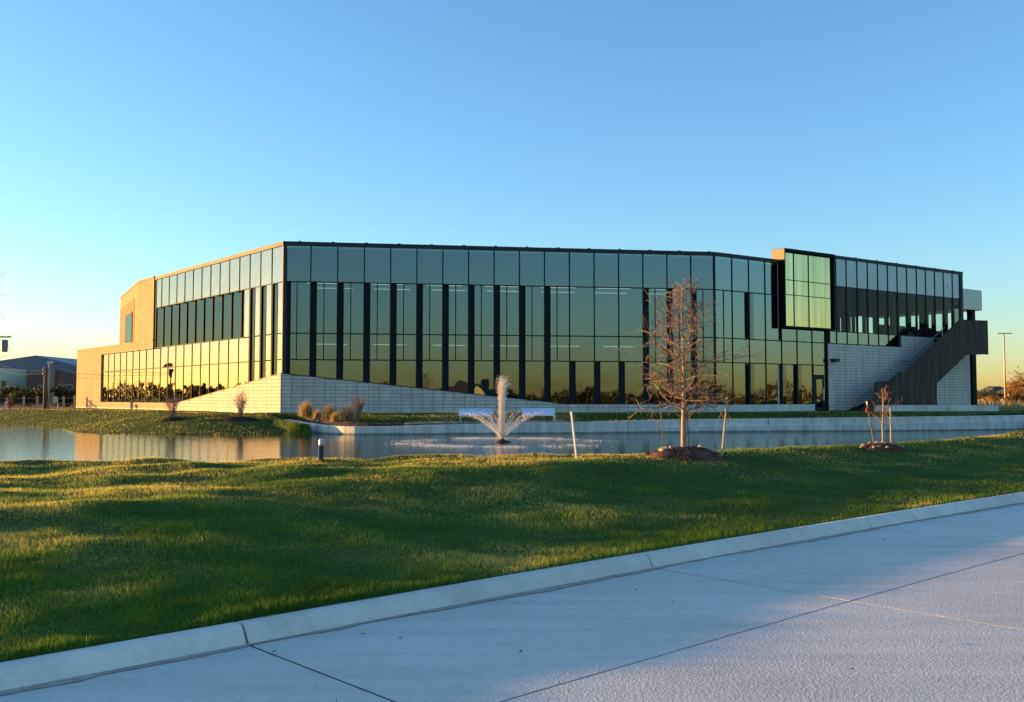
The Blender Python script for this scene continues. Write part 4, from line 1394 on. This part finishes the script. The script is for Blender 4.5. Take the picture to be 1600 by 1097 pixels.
def stake(px0, py0, px1, py1, d, r, m, label, sides=6, tagcol=None):
    """straight stake from a foot pixel to a top pixel at distance d"""
    f = Vector(((px0 - PCX) / FPX * d, d, gz((px0 - PCX) / FPX * d, d)))
    top = Vector(((px1 - PCX) / FPX * d, d, EYE - (py1 - HOR) / FPX * d))
    t = thing("stake", f, label, "stake")
    v = top - f
    n_ = v.length; q = v.normalized()
    MB().tube([-q * .12, v * .97], r, sides).build("shaft", m, t)
    MB().tube([v * .93, v], r * 1.12, sides).build("tip", tagcol or m, t)
    return t
dt = ptree.y
stake(1037, 706, 1031, 628, dt + .35, .013, "wood_pole", "thin brown stake left of the tall bare tree's trunk")
stake(1075, 709, 1073, 634, dt - .08, .014, "rubber", "black metal stake tied against the tall tree's trunk")
stake(1126, 711, 1136, 620, dt - .05, .020, "wood_stake", "leaning pale wooden stake right of the wide mulch mound")
ds = psap.y
stake(1365, 695, 1353.5, 627, ds - .02, .017, "wood_pole", "slanted brown stake with a red tag beside the sapling", tagcol="paint_white")
stake(1390, 696, 1390, 634, ds + .02, .015, "wood_stake", "straight pale stake standing right beside the sapling")
rt = (1354.8 - PCX) / FPX * ds
o = MB().box(-.045, .02, -.02, .02, -.05, .05).build("marker_ribbon", "red_paint"); o.location = (rt, ds - .02, EYE - (641 - HOR) / FPX * ds)
tag(o, "red marker ribbon tied on the slanted brown stake", "ribbon")
pst = hit(900, 716)
stake(900.5, 716, 892.5, 643, pst.y, .024, "paint_white", "leaning white marker stake at the pond edge right of the fountain")
# capped pump pedestal at the water's edge
pp = hit(503.5, 719)
kk = pp.y / FPX
bo = thing("pump_post", pp, "dark post with pale grey cap at the pond edge in front of the lit wall", "post")
mb = MB().box(-.036, .036, -.036, .036, -.1, 23 * kk); mb.build("shaft", "post_dark", bo)
MB().box(-.055, -.038, -.03, .03, -.1, 23 * kk).build("conduit", "paint_white", bo)
MB().lathe([(.045, 22.9 * kk), (.056, 25 * kk), (.056, 31 * kk), (.04, 33.5 * kk)], 12).build("cap", "galvanised", bo)
for i in range(3):
    MB().box(-.012, .012, -.041, -.036, (5 + 6 * i) * kk, (8 + 6 * i) * kk).build("slot", "rubber", bo)

# shrubs and ornamental grass
def twig_shrub(px, py, h, wd, seed, label, m="twig_pink", n=26):
    p = hit(px, py)
    rr = random.Random(seed)
    t = thing("bare_shrub", p, label, "shrub")
    st = MB(); tw = MB()
    for i in range(n):
        a = rr.random() * 6.283; s = rr.random() ** .6
        d = Vector((math.cos(a) * wd * s, math.sin(a) * wd * s, h * rr.uniform(.6, 1)))
        P = [Vector((0, 0, -.05)) + Vector((math.cos(a), math.sin(a), 0)) * .06]
        for k_ in range(1, 5):
            f = k_ / 4
            P.append(d * f + Vector((rr.gauss(0, .05), rr.gauss(0, .05), 0)) * f)
        st.tube(P, [.016, .013, .011, .008, .005], 3, False)
        for c in range(7):
            q = P[2].lerp(P[4], rr.random())
            e = q + Vector((rr.gauss(0, .13), rr.gauss(0, .13), rr.uniform(.02, .25)))
            tw.tube([q, q.lerp(e, .5) + Vector((rr.gauss(0, .02), 0, 0)), e], [.007, .006, .004], 3, False)
    st.build("stems", m, t); o = tw.build("twigs", m, t); o["kind"] = "stuff"
    return p
p1 = twig_shrub(270, 655, 1.35, .42, 3, "bare twiggy shrub on the bank left of the other one, before low mirrored windows")
mound(p1 + Vector((0, -.25, 0)), .75, .5, .14, "small mulch mound under the bare shrub nearer the tiled end wall", "mulch_dark")
p2 = twig_shrub(377, 656, 1.45, .42, 4, "bare twiggy shrub on the bank in front of the tiled wedge")
mound(p2 + Vector((0, -.25, 0)), .95, .6, .18, "larger mulch mound under the bare shrub before the tiled wedge", "mulch_dark")
def grass_clump(px, y, h, wd, n, label):
    x = (px - PCX) / FPX * y
    z = max(gz(x, y), wallz(x) - .04) + .05
    t = thing("ornamental_grass", (x, y, z), label, "grass clump")
    base = np.stack([RNG.normal(0, wd * .25, n), RNG.normal(0, wd * .25, n), np.zeros(n)], -1)
    blades_mesh("leaf_blades", base, h * RNG.uniform(.5, 1.05, n), np.full(n, .022), RNG.uniform(.05, .55, n), np.clip(RNG.normal(.5, .25, n), 0, 1), "straw_blade", t)
    base = np.stack([RNG.normal(0, wd * .15, n // 4), RNG.normal(0, wd * .15, n // 4), np.zeros(n // 4)], -1)
    blades_mesh("plumes", base, h * RNG.uniform(.9, 1.3, n // 4), np.full(n // 4, .018), RNG.uniform(.05, .3, n // 4), np.clip(RNG.normal(.75, .2, n // 4), 0, 1), "straw_blade", t)
grass_clump(479, 51.0, .75, .5, 700, "straw coloured ornamental grass clump at the bed's end near the tiled corner")
grass_clump(497, 49.9, .42, .4, 400, "short straw grass clump between two taller clumps in the mulch bed")
grass_clump(515, 49.0, .72, .6, 800, "wide straw grass clump in the middle of the mulch bed")
grass_clump(524, 47.9, .45, .35, 350, "small orange-brown grass clump at the front of the mulch bed")
grass_clump(543, 48.8, .95, .6, 800, "tallest straw grass clump, right beside the bare bush in the bed")
q = Vector(((561 - PCX) / FPX * 48.4, 48.4, 0))
twig_shrub(561, 658, 1.35, .42, 8, "dense bare bush beside the ornamental grasses in the mulch bed", "twig_pink", 34)

# ------------------------------------------------------------------ fountain
fp = Vector(((785 - PCX) / FPX * 38.0, 38.0, WATER_Z))
fo = thing("fountain", fp, "floating pond fountain with a tall white jet and low side sprays", "fountain")
MB().lathe([(.10, -.1), (.32, -.06), (.34, .0), (.28, .05), (.10, .09), (.05, .14)], 16).build("float", "rubber", fo, True)
def drops(pts, rads):
    n = len(pts)
    o = np.array([(1, 0, -.5), (-.5, .87, -.5), (-.5, -.87, -.5), (0, 0, 1)], np.float32)
    V = (pts[:, None, :] + o[None] * rads[:, None, None]).reshape(-1, 3)
    idx = np.arange(n)[:, None] * 4
    Fc = np.concatenate([idx + np.array([0, 1, 3]), idx + np.array([1, 2, 3]), idx + np.array([2, 0, 3]), idx + np.array([0, 2, 1])]).tolist()
    return V, Fc
# tall central jet
n = 4800
f = RNG.random(n) ** .8
z = 2.5 * f * (1 + RNG.normal(0, .035, n))
sg = .025 + .10 * f ** 2
top = RNG.random(n) < .5
pts = np.stack([RNG.normal(0, 1, n) * sg - .10 * (1 - f) * (RNG.random(n) < .35) * RNG.random(n) * 2.0, RNG.normal(0, 1, n) * sg, z], -1)
V, Fc = drops(pts, RNG.uniform(.008, .024, n) * (1.15 - .3 * f))
o = mk("jet", V.tolist(), Fc, "spray", fo); o["kind"] = "stuff"
# core of the jet
MB().tube([(0, 0, .1), (.01, 0, .8), (.03, 0, 1.6), (.05, 0, 2.3)], [.045, .035, .022, .01], 7).build("jet_core", "spray", fo, True)
# ring of low arcs thrown outwards
PT, RD = [], []
for a in np.linspace(0, 2 * np.pi, 26, endpoint=False):
    m_ = 210
    t = RNG.random(m_) ** .95
    sp_ = RNG.normal(1, .07, m_)
    rr_ = 3.9 * t * sp_
    zz = .1 + 4.6 * t * (1 - t) * 1.05 * (1 + RNG.normal(0, .05, m_)) * .9
    sc_ = .03 + .20 * t ** 1.3
    PT.append(np.stack([np.cos(a) * rr_ + RNG.normal(0, 1, m_) * sc_, np.sin(a) * rr_ + RNG.normal(0, 1, m_) * sc_, np.maximum(.01, zz + RNG.normal(0, 1, m_) * sc_ * .6)], -1))
    RD.append(RNG.uniform(.005, .013, m_) * (1.3 - .8 * np.minimum(t * 1.4, .8)))
V, Fc = drops(np.concatenate(PT), np.concatenate(RD))
o = mk("side_spray", V.tolist(), Fc, "spray", fo); o["kind"] = "stuff"
PT, RD = [], []
for a in np.linspace(.1, 2 * np.pi + .1, 18, endpoint=False):
    m_ = 190
    t = RNG.random(m_) ** 1.2 * .42
    sc_ = .008 + .05 * t
    PT.append(np.stack([np.cos(a) * 3.9 * t, np.sin(a) * 3.9 * t, .1 + 4.35 * t * (1 - t)], -1) + RNG.normal(0, 1, (m_, 3)) * sc_[:, None])
    RD.append(RNG.uniform(.008, .018, m_) * (1.2 - t))
V, Fc = drops(np.concatenate(PT), np.concatenate(RD))
o = mk("streams", V.tolist(), Fc, "spray", fo); o["kind"] = "stuff"
# foam where the drops land
n = 9000
a = RNG.random(n) * 2 * np.pi; r = RNG.normal(3.75, .42, n)
keep = vnoise(np.cos(a) * 9 + 50, np.sin(a) * 9 + 50, 1.6, 1.0) + RNG.normal(0, .10, n) > .10
pts = np.stack([np.cos(a) * r, np.sin(a) * r, RNG.exponential(.012, n)], -1)[keep]
V, Fc = drops(pts, RNG.uniform(.008, .020, len(pts)))
o = mk("foam", V.tolist(), Fc, "spray", fo); o["kind"] = "stuff"

# ------------------------------------------------------------------ things far off on the left
def at(px, d, z):
    return Vector(((px - PCX) / FPX * d, d, z))
def zpx(y, d):
    return EYE - (y - HOR) / FPX * d
# metal hall behind the tiled end wall
D = 150.0
hall = thing("metal_hall", (at(60, D, .75).x, D, .75), "grey metal hall with a low pitched dark roof and red-brown annex", "hall")
HI = Matrix.Translation(-Vector(hall.location))
def hpart(mb, name, m, parent=None):
    o = mb.build(name, m); o.parent = parent or hall; o.matrix_parent_inverse = HI if parent is None else Matrix.Identity(4)
    return o
xl, xr, xm = at(-75, D, 0).x, at(135, D, 0).x, at(58, D, 0).x
ze, zr = zpx(572, D), zpx(555.5, D)
def gable(mb, x0, x1, xr_, y0, y1, z0, z1e, z1r):
    P = [(x0, z0), (x1, z0), (x1, z1e), (xr_, z1r), (x0, z1e)]
    vs = [(x, y0, z) for x, z in P] + [(x, y1, z) for x, z in P]
    mb.add(vs, [tuple(range(5))[::-1], tuple(range(5, 10))] + [(i, (i + 1) % 5, 5 + (i + 1) % 5, 5 + i) for i in range(5)])
    return mb
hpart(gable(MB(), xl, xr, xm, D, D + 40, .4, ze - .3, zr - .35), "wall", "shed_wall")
mb = MB()
for (xa_, za_), (xb_, zb_) in (((xl - .4, ze - .35), (xm, zr)), ((xm, zr), (xr + .4, ze - .35))):
    mb.add([(xa_, D - .6, za_), (xb_, D - .6, zb_), (xb_, D + 41, zb_), (xa_, D + 41, za_), (xa_, D - .6, za_ - .28), (xb_, D - .6, zb_ - .28), (xb_, D + 41, zb_ - .28), (xa_, D + 41, za_ - .28)],
           [(0, 1, 2, 3), (7, 6, 5, 4), (0, 4, 5, 1), (1, 5, 6, 2), (2, 6, 7, 3), (3, 7, 4, 0)])
hpart(mb, "roof", "shed_roof")
# deep fascia of the roof over the gable
mb = MB(); P = [(xl - .4, ze - .36), (xm, zr - .05), (xr + .4, ze - .36), (xr + .4, ze - .6), (xl - .4, ze - .6)]
mb.add([(x, D - .62, z) for x, z in P] + [(x, D - .1, z) for x, z in P], [tuple(range(5))[::-1], tuple(range(5, 10))] + [(i, (i + 1) % 5, 5 + (i + 1) % 5, 5 + i) for i in range(5)])
hpart(mb, "fascia", "shed_roof")
# lower annex in front, red-brown, with windows
D2 = D - 8
ax0, ax1, axm = at(43, D2, 0).x, at(120, D2, 0).x, at(85, D2, 0).x
ann = hpart(gable(MB(), ax0, ax1, axm, D2, D - .7, .4, zpx(585, D2), zpx(576.5, D2)), "annex", "shed_red")
mb = MB().box(at(75, D2, 0).x, at(87, D2, 0).x, D2 - .5, D2 - .05, .4, zpx(577, D2)); hpart(mb, "panel", "shed_panel")
for x in (60, 68, 91, 100, 108):
    o = hpart(MB().box(at(x, D2, 0).x, at(x + 6, D2, 0).x, D2 - .12, D2 - .02, zpx(609, D2), zpx(601, D2)), "window", "house_trim")
    hpart(MB().box(at(x + .7, D2, 0).x, at(x + 5.3, D2, 0).x, D2 - .15, D2 - .121, zpx(608.2, D2), zpx(601.8, D2)), "pane", "window_dark", o)
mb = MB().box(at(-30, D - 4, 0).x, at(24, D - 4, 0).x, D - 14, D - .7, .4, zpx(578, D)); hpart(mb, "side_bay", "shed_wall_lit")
mb = MB().box(at(-40, D - 4, 0).x, at(18, D - 4, 0).x, D - 18, D - 14.1, .4, zpx(592, D)); hpart(mb, "lean_to", "shed_wall")
for x in (-20, -8, 3):
    hpart(MB().box(at(x, D - 18, 0).x, at(x + 7, D - 18, 0).x, D - 18.1, D - 18.01, zpx(607, D), zpx(598, D)), "window", "window_dark")

# dark hedges and a rail fence below the hall
def leafy(name, p, rx, ry, rz, n, leaf, m, label, cat, trunk=None, group=None, seed=1):
    rr = np.random.default_rng(seed)
    t = thing(name, p, label, cat, group)
    k = max(6, int(n / 90))
    cl = rr.normal(0, 1, (k, 3)); cl /= np.linalg.norm(cl, axis=1)[:, None]
    cl *= (rr.random((k, 1)) ** .45) * .85
    own = rr.integers(0, k, n)
    q = cl[own] + rr.normal(0, .20, (n, 3))
    base = np.stack([q[:, 0] * rx, q[:, 1] * ry, np.maximum((q[:, 2] + 1) * rz * .5 * (1.0) + (trunk or 0), .02)], -1)
    th = rr.random(n) * 6.283
    blades_mesh("crown", base, leaf * rr.uniform(.7, 1.4, n), leaf * rr.uniform(.6, 1.2, n), rr.uniform(-1.2, 1.2, n), np.clip(rr.normal(.5, .25, n), 0, 1), m, t)
    st = MB()
    for i in range(7):
        a = i * .9; b = Vector(cl[i % k]); e = Vector((b.x * rx * .8, b.y * ry * .8, (b.z + 1) * rz * .5 + (trunk or 0)))
        st.tube([Vector((0, 0, -.1)), Vector((e.x * .2, e.y * .2, max(.1, (trunk or 0) * .8))), e], [.05 + .02 * rz, .03 + .012 * rz, .008], 4, False)
    st.build("trunk", "bark_brown", t)
    return t
for i, (x, d, w_, h_, lab) in enumerate(((14, 96, 3.2, 1.6, "dark low hedge mass beside the red post at the fence"), (48, 94, 2.6, 1.35, "dark hedge left of the wooden utility posts"), (103, 95, 2.4, 1.75, "dark hedge between the meter cabinet and the tiled end wall"),
                                        (-40, 98, 3.4, 1.5, "dark hedge running on past the transformer pole"))):
    p = at(x, d, .75)
    leafy("hedge", p, w_, .9, h_ * 1.25, 2600, .16, "leaf_dark", lab, "hedge", seed=30 + i)
fd = 84.0
fen = thing("rail_fence", at(40, fd, .78), "low weathered post fence in front of the dark hedges", "fence")
for x in (-30, 12, 38, 59, 100, 117):
    pz = at(x, fd, 0) - Vector((fen.location.x, fen.location.y, 0))
    MB().box(pz.x - .07, pz.x + .07, pz.y - .07, pz.y + .07, -.2, 1.0 + random.uniform(-.12, .1)).build("post", "wood_stake", fen)
p0 = at(-60, fd, 0).x - fen.location.x; p1_ = at(119, fd, 0).x - fen.location.x
for z in (.35, .8):
    MB().box(p0, p1_, .075, .11, z, z + .09).build("rail", "wood_pole", fen)

# utility posts with meter cabinet
UD = 76.0
def upost(px0, px1, ytop, m, label, name="utility_post", extra=None):
    a, b = at(px0, UD, 0).x, at(px1, UD, 0).x
    t = thing(name, ((a + b) / 2, UD, .76), label, "post")
    h = zpx(ytop, UD) - .76
    r = (b - a) / 2
    MB().tube([(0, 0, -.2), (0, 0, h)], [r * 1.05, r * .9], 10).build("shaft", m, t, True)
    return t, h
t, h = upost(68.5, 74, 573.5, "wood_pole", "thick brown wooden post with insulators beside the meter cabinet")
for z in (h - .1, h - .45):
    MB().lathe([(.04, 0), (.07, .04), (.05, .1), (.06, .16), (.03, .2)], 8, (-.16, -.1, z - .2)).build("insulator", "cabinet_white", t)
t, h = upost(75.5, 78, 568, "pole_tan", "thin metal riser post carrying a pale box on top")
MB().box(-.12, .30, -.15, .15, h - .05, h + .18).build("box", "cabinet_white", t)
MB().box(.30, .72, -.03, .03, h - .04, h + .06).build("arm", "wood_pole", t)
t = thing("meter_cabinet", at(90, UD, .76), "pale meter cabinet mounted on thin conduits", "cabinet")
k = UD / FPX
MB().box(-5 * k, 0, -.12, .12, 10 * k, 20 * k).build("case", "cabinet_white", t)
MB().box(.02, 5 * k, -.12, .10, 10 * k, 18 * k).build("meter_box", "galvanised", t)
MB().lathe([(.09, 0), (.09, .05), (.07, .07)], 12).build("dial", "window_dark", t)
t.children[-1].rotation_euler = (R(90), 0, 0); t.children[-1].location = (2.6 * k, -.12, 14 * k)
for x in (-13.5, -11, -8.5, -6, -4, 1):
    MB().tube([(x * k, .05, -.2), (x * k, .05, (14 if x > -5 else 26) * k)], .022, 6).build("conduit", "pole_tan", t)
MB().box(-14 * k, -5.5 * k, .08, .14, 14 * k, 27 * k).build("backboard", "shed_red", t)
# leaning marker, red hydrant, red post
o = thing("hydrant", at(15.5, UD, gz(at(15.5, UD, 0).x, UD)), "small dark red fire hydrant on the grass by the fence", "hydrant")
MB().lathe([(.16, -.1), (.16, .05), (.11, .08), (.11, .45), (.15, .47), (.13, .58), (.05, .66), (.05, .70)], 12).build("barrel", "red_paint", o, True)
for s in (-1, 1):
    MB().tube([(s * .08, 0, .34), (s * .20, 0, .34)], .055, 8).build("nozzle", "red_paint", o)
o = thing("marker_post", at(10, UD, gz(at(10, UD, 0).x, UD)), "red and white marker post left of the fire hydrant", "post")
MB().box(-.05, .05, -.05, .05, -.1, .55).build("shaft", "paint_white", o); MB().box(-.055, .055, -.055, .055, .551, .95).build("band", "red_paint", o)

# transformer pole just past the left edge
PD = 118.0
pole = thing("utility_pole", at(-9, PD, .76), "tall wooden utility pole with a grey transformer drum", "utility pole")
k = PD / FPX
MB().tube([(0, 0, -.3), (0, 0, 17.5)], [.22, .14], 10).build("shaft", "wood_pole", pole, True)
MB().lathe([(.28, 0), (.33, .06), (.35, 1.32), (.37, 1.35), (.37, 1.44), (.22, 1.52)], 14, (15.5 * k, 0, zpx(550, PD) - .76)).build("transformer", "transformer_grey", pole, True)
zt_ = zpx(526.5, PD) - .76
MB().box(-.1, 1.95, -.09, .09, zt_ - .08, zt_ + .09).build("crossarm", "wood_pole", pole)
for x in (.85, 1.7):
    MB().lathe([(.03, 0), (.06, .03), (.04, .08), (.05, .12), (.02, .16)], 8, (x, 0, zt_ + .09)).build("insulator", "cabinet_white", pole)
    MB().tube([(x, 0, zt_), (x - .05, 0, zt_ - .35)], .012, 5).build("jumper", "rubber", pole)
loop = [(9 * k, 0, zpx(425, PD)), (14 * k, 0, zpx(428, PD)), (15.6 * k, 0, zpx(435, PD)), (15.6 * k, 0, zpx(492, PD)), (14 * k, 0, zpx(497, PD)), (9 * k, 0, zpx(500, PD))]
MB().tube([(x, y, z - .76) for x, y, z in loop], .028, 5).build("cable_guard", "galvanised", pole)
for y in (431, 461, 493):
    MB().tube([(.1, 0, zpx(y, PD) - .76), (15.6 * k, 0, zpx(y, PD) - .76)], .022, 5).build("bracket", "galvanised", pole)
MB().tube([(19 * k, 0, zpx(536, PD) - .76), (23.5 * k, 0, zpx(547, PD) - .76), (20 * k, 0, zpx(556, PD) - .76), (6 * k, 0, zpx(561, PD) - .76)], .028, 5).build("drop_loop", "rubber", pole)
def wire(a, b, sag, label):
    mb = MB(); P = []
    for i in range(13):
        f = i / 12
        p = a.lerp(b, f); p.z -= sag * 4 * f * (1 - f); P.append(p - a)
    o = mb.tube(P, .016, 4).build("wire", "rubber"); o.location = a
    tag(o, label, "wire", "service wires")
wire(at(-9, PD, zpx(566, PD)), at(71, UD, zpx(579, UD)), .35, "upper dark service wire from transformer pole to the wooden post")
wire(at(-9, PD, zpx(571, PD)), at(71, UD, zpx(582, UD)), .55, "lower dark service wire from transformer pole to the wooden post")

# ------------------------------------------------------------------ right: lamp, houses, tree
LD = 102.0
lp = thing("lamp_post", at(1570, LD, .8), "tall tan parking lamp with two flat heads on a concrete foot", "street lamp")
hl = zpx(521, LD) - .8
MB().lathe([(.45, -.3), (.45, .65), (.40, .70), (.12, .71)], 14).build("foot", "wall_concrete", lp, True)
MB().tube([(0, 0, .6), (0, 0, hl)], [.11, .085], 8).build("pole", "pole_tan", lp, True)
for s in (-1, 1):
    MB().box(min(s * .08, s * .8), max(s * .08, s * .8), -.18, .18, hl - .03, hl + .05).build("lamp_head", "pole_tan", lp)
def house(name, px0, px1, yr, d, label, wallm="house_brick", gables=1, rz=0.0, hw=None):
    w_ = (px1 - px0) / FPX * d
    c = at((px0 + px1) / 2, d, .75)
    t = thing(name, c, label, "house", "houses beyond the field", rz=rz)
    H = zpx(yr, d) - .75; e = H * .48
    dp = w_ * .6
    MB().box(-w_ / 2, w_ / 2, 0, dp, -.5, e).build("wall", wallm, t)
    # hipped roof
    o_ = .5
    MB().add([(-w_ / 2 - o_, -o_, e), (w_ / 2 + o_, -o_, e), (w_ / 2 + o_, dp + o_, e), (-w_ / 2 - o_, dp + o_, e), (-w_ / 5, dp / 2, H), (w_ / 5, dp / 2, H),
              (-w_ / 2 - o_, -o_, e - .25), (w_ / 2 + o_, -o_, e - .25), (w_ / 2 + o_, dp + o_, e - .25), (-w_ / 2 - o_, dp + o_, e - .25)],
             [(0, 1, 5, 4), (1, 2, 5), (2, 3, 4, 5), (3, 0, 4), (0, 6, 7, 1), (1, 7, 8, 2), (2, 8, 9, 3), (3, 9, 6, 0), (6, 9, 8, 7)]).build("roof", "roof_shingle", t)
    for g_ in range(gables):
        gx = -w_ * .28 + g_ * w_ * .5; gw = w_ * .17
        zt2 = e + gw * .95
        MB().add([(gx - gw, -1.6, -.5), (gx + gw, -1.6, -.5), (gx + gw, -1.6, e * .9), (gx, -1.6, zt2), (gx - gw, -1.6, e * .9), (gx - gw, .2, -.5), (gx + gw, .2, -.5), (gx + gw, .2, e * .9), (gx, .2, zt2), (gx - gw, .2, e * .9)],
                 [(4, 3, 2, 1, 0), (5, 6, 7, 8, 9), (0, 1, 6, 5), (1, 2, 7, 6), (4, 0, 5, 9)]).build("gable", "house_trim", t)
        MB().add([(gx - gw - .3, -1.9, e * .9 - .2), (gx, -1.9, zt2 + .15), (gx + gw + .3, -1.9, e * .9 - .2), (gx - gw - .3, dp * .4, e * .9 - .2), (gx, dp * .4, zt2 + .15), (gx + gw + .3, dp * .4, e * .9 - .2),
                  (gx - gw - .3, -1.9, e * .9), (gx, -1.9, zt2 + .38), (gx + gw + .3, -1.9, e * .9), (gx - gw - .3, dp * .4, e * .9), (gx, dp * .4, zt2 + .38), (gx + gw + .3, dp * .4, e * .9)],
                 [(0, 1, 7, 6), (1, 2, 8, 7), (6, 7, 10, 9), (7, 8, 11, 10), (0, 3, 4, 1), (1, 4, 5, 2), (0, 6, 9, 3), (2, 5, 11, 8)]).build("gable_roof", "roof_shingle", t)
        for x in (gx - gw * .45, gx + gw * .15):
            MB().box(x, x + gw * .32, -1.68, -1.61, e * .3, e * .85).build("window", "window_dark", t)
    for x in (.08, .3):
        o = MB().box(w_ * x, w_ * (x + .12), -.1, -.02, e * .35, e * .8).build("window", "house_trim", t)
        MB().box(w_ * (x + .01), w_ * (x + .11), -.13, -.101, e * .39, e * .76).build("pane", "window_dark", o)
    return t
house("brick_house", 1496, 1540, 607, 300, "dark roofed brick house showing past the black canopy column")
house("brick_house", 1536, 1586, 603.5, 290, "brick house with a pale timbered gable left of the lamp foot", gables=2)
house("brick_house", 1576, 1650, 600, 270, "long roofed house behind the russet tree", "house_cream")
leafy("russet_tree", at(1597, 101, .75), 1.5, 1.3, 3.2, 1900, .13, "leaf_autumn", "russet leafed young tree right of the tan parking lamp", "tree", trunk=.5, seed=51)
for i, (x, d, w_, h_, m_, lab) in enumerate(((1541, 130, 1.9, 2.0, "leaf_dark", "round dark bush in front of the timbered house gable"), (1560, 125, 1.6, 1.7, "leaf_dark", "dark bush immediately left of the lamp post"),
                                             (1583, 100, 1.3, 1.5, "leaf_brown", "tawny bush right of the lamp foot under the russet tree"), (1550, 105, 1.5, .9, "leaf_autumn", "low tawny bush between the canopy column and the lamp"),
                                             (1524, 135, 1.6, 1.5, "leaf_brown", "brown bush seen behind the black canopy column"), (1604, 118, 2.0, 2.2, "leaf_dark", "dark bush behind the russet tree"))):
    leafy("bush", at(x, d, .76), w_, w_ * .8, h_, 1100, .15, m_, lab, "bush", seed=60 + i)
# straw tufts of the rough field
n = 9000
px_ = RNG.uniform(1500, 1640, n); d_ = RNG.uniform(84, 230, n)
base = np.stack([(px_ - PCX) / FPX * d_, d_, np.full(n, .74)], -1)
g = blades_mesh("dry_grass", base, RNG.uniform(.3, .9, n), RNG.uniform(.06, .16, n), RNG.uniform(.1, .6, n), RNG.random(n), "straw_blade")
tag(g, "tall dry straw grass on the field before the houses", "grass", kind="stuff")

# ------------------------------------------------------------------ across the road: what the glass mirrors
def tree_line(name, pts, n, label, hmin, hmax, m, leaf=.5):
    rr = np.random.default_rng(77)
    P = []
    xs_ = np.linspace(0, len(pts) - 1, 200)
    X = np.interp(xs_, range(len(pts)), [p[0] for p in pts]); Y = np.interp(xs_, range(len(pts)), [p[1] for p in pts])
    i = rr.integers(0, 200, n)
    hh = hmin + (hmax - hmin) * (.5 + vnoise(X[i] * 1.0, Y[i], 9.0, 1.0) + .4 * vnoise(X[i], Y[i], 3.0, 5.0))
    base = np.stack([X[i] + rr.normal(0, 1.5, n), Y[i] + rr.normal(0, 1.5, n), .1 + hh * rr.random(n) ** .8], -1)
    g = blades_mesh(name, base, leaf * rr.uniform(.6, 1.4, n), leaf * rr.uniform(.6, 1.3, n), rr.uniform(-1, 1, n), rr.random(n), m)
    return tag(g, label, "wood", kind="stuff")
tree_line("far_wood", [(-330, 20), (-320, 90), (-300, 170), (-260, 240)], 9000, "far-off dark wood beyond the pond, mirrored low in the sunlit glass", 3, 6.5, "leaf_dark", 1.1)
tree_line("brush_row", [(-70, -52), (-30, -60), (10, -62), (50, -58), (90, -50)], 9000, "row of brown winter brush across the road, mirrored in the front glass", 1.2, 4.6, "leaf_brown", .5)
tree_line("field_wood", [(70, -60), (130, -40), (190, 0), (230, 50)], 6000, "brown brush along the field, mirrored in the turned glass facade", 1.5, 6.0, "leaf_brown", .7)
for i, (x, y, lab) in enumerate(((-30, -78, "cream house across the road behind brown brush"), (2, -82, "cream house with two gables across the road"), (34, -80, "long cream house at the end of the row across the road"))):
    t = house("cream_house", 800, 800 + 1500 * 15 / 100, 622 - 62, 100, lab, "house_cream", 1 + (i == 1))
    t.location = (x, y, .1); t.rotation_euler = (0, 0, math.pi + .3 * i); t["group"] = "houses across the road"

# ------------------------------------------------------------------ lounge furniture in the upper room
def seat_thing(u, n, rz, m, label, wdt=.9, name="lounge_chair"):
    p = W3.p(u, 6.12, n)
    t = thing(name, p, label, "chair" if wdt < 1.2 else "sofa", rz=rz)
    MB().box(-wdt / 2, wdt / 2, -.4, .4, .16, .45).build("seat", m, t)
    MB().box(-wdt / 2, wdt / 2, .28, .45, .451, .92).build("backrest", m, t)
    for s in (-1, 1):
        MB().box(s * wdt / 2 - (.1 if s > 0 else 0), s * wdt / 2 + (0 if s > 0 else .1), -.4, .27, .452, .68).build("armrest", m, t)
        for q in (-.34, .34):
            MB().tube([(s * (wdt / 2 - .06), q, 0), (s * (wdt / 2 - .06), q, .16)], .025, 6).build("leg", "dark_metal", t)
seat_thing(W3.px(1388, -.9), -.9, .6, "upholstery_dark", "long dark sofa behind the clear upper glass near the tiled step", 1.9, "sofa")
seat_thing(W3.px(1415, -.9), -.9, .6, "upholstery_green", "dark green lounge chair behind the clear upper glass", 1.0)
seat_thing(W3.px(1431, -.9), -.9, .3, "upholstery_navy", "dark blue lounge chair right of the green one upstairs", .7)
seat_thing(W3.px(1456, -.9), -.9, .6, "upholstery_dark", "dark sofa behind the upper glass beside the stair landing", 1.7, "sofa")
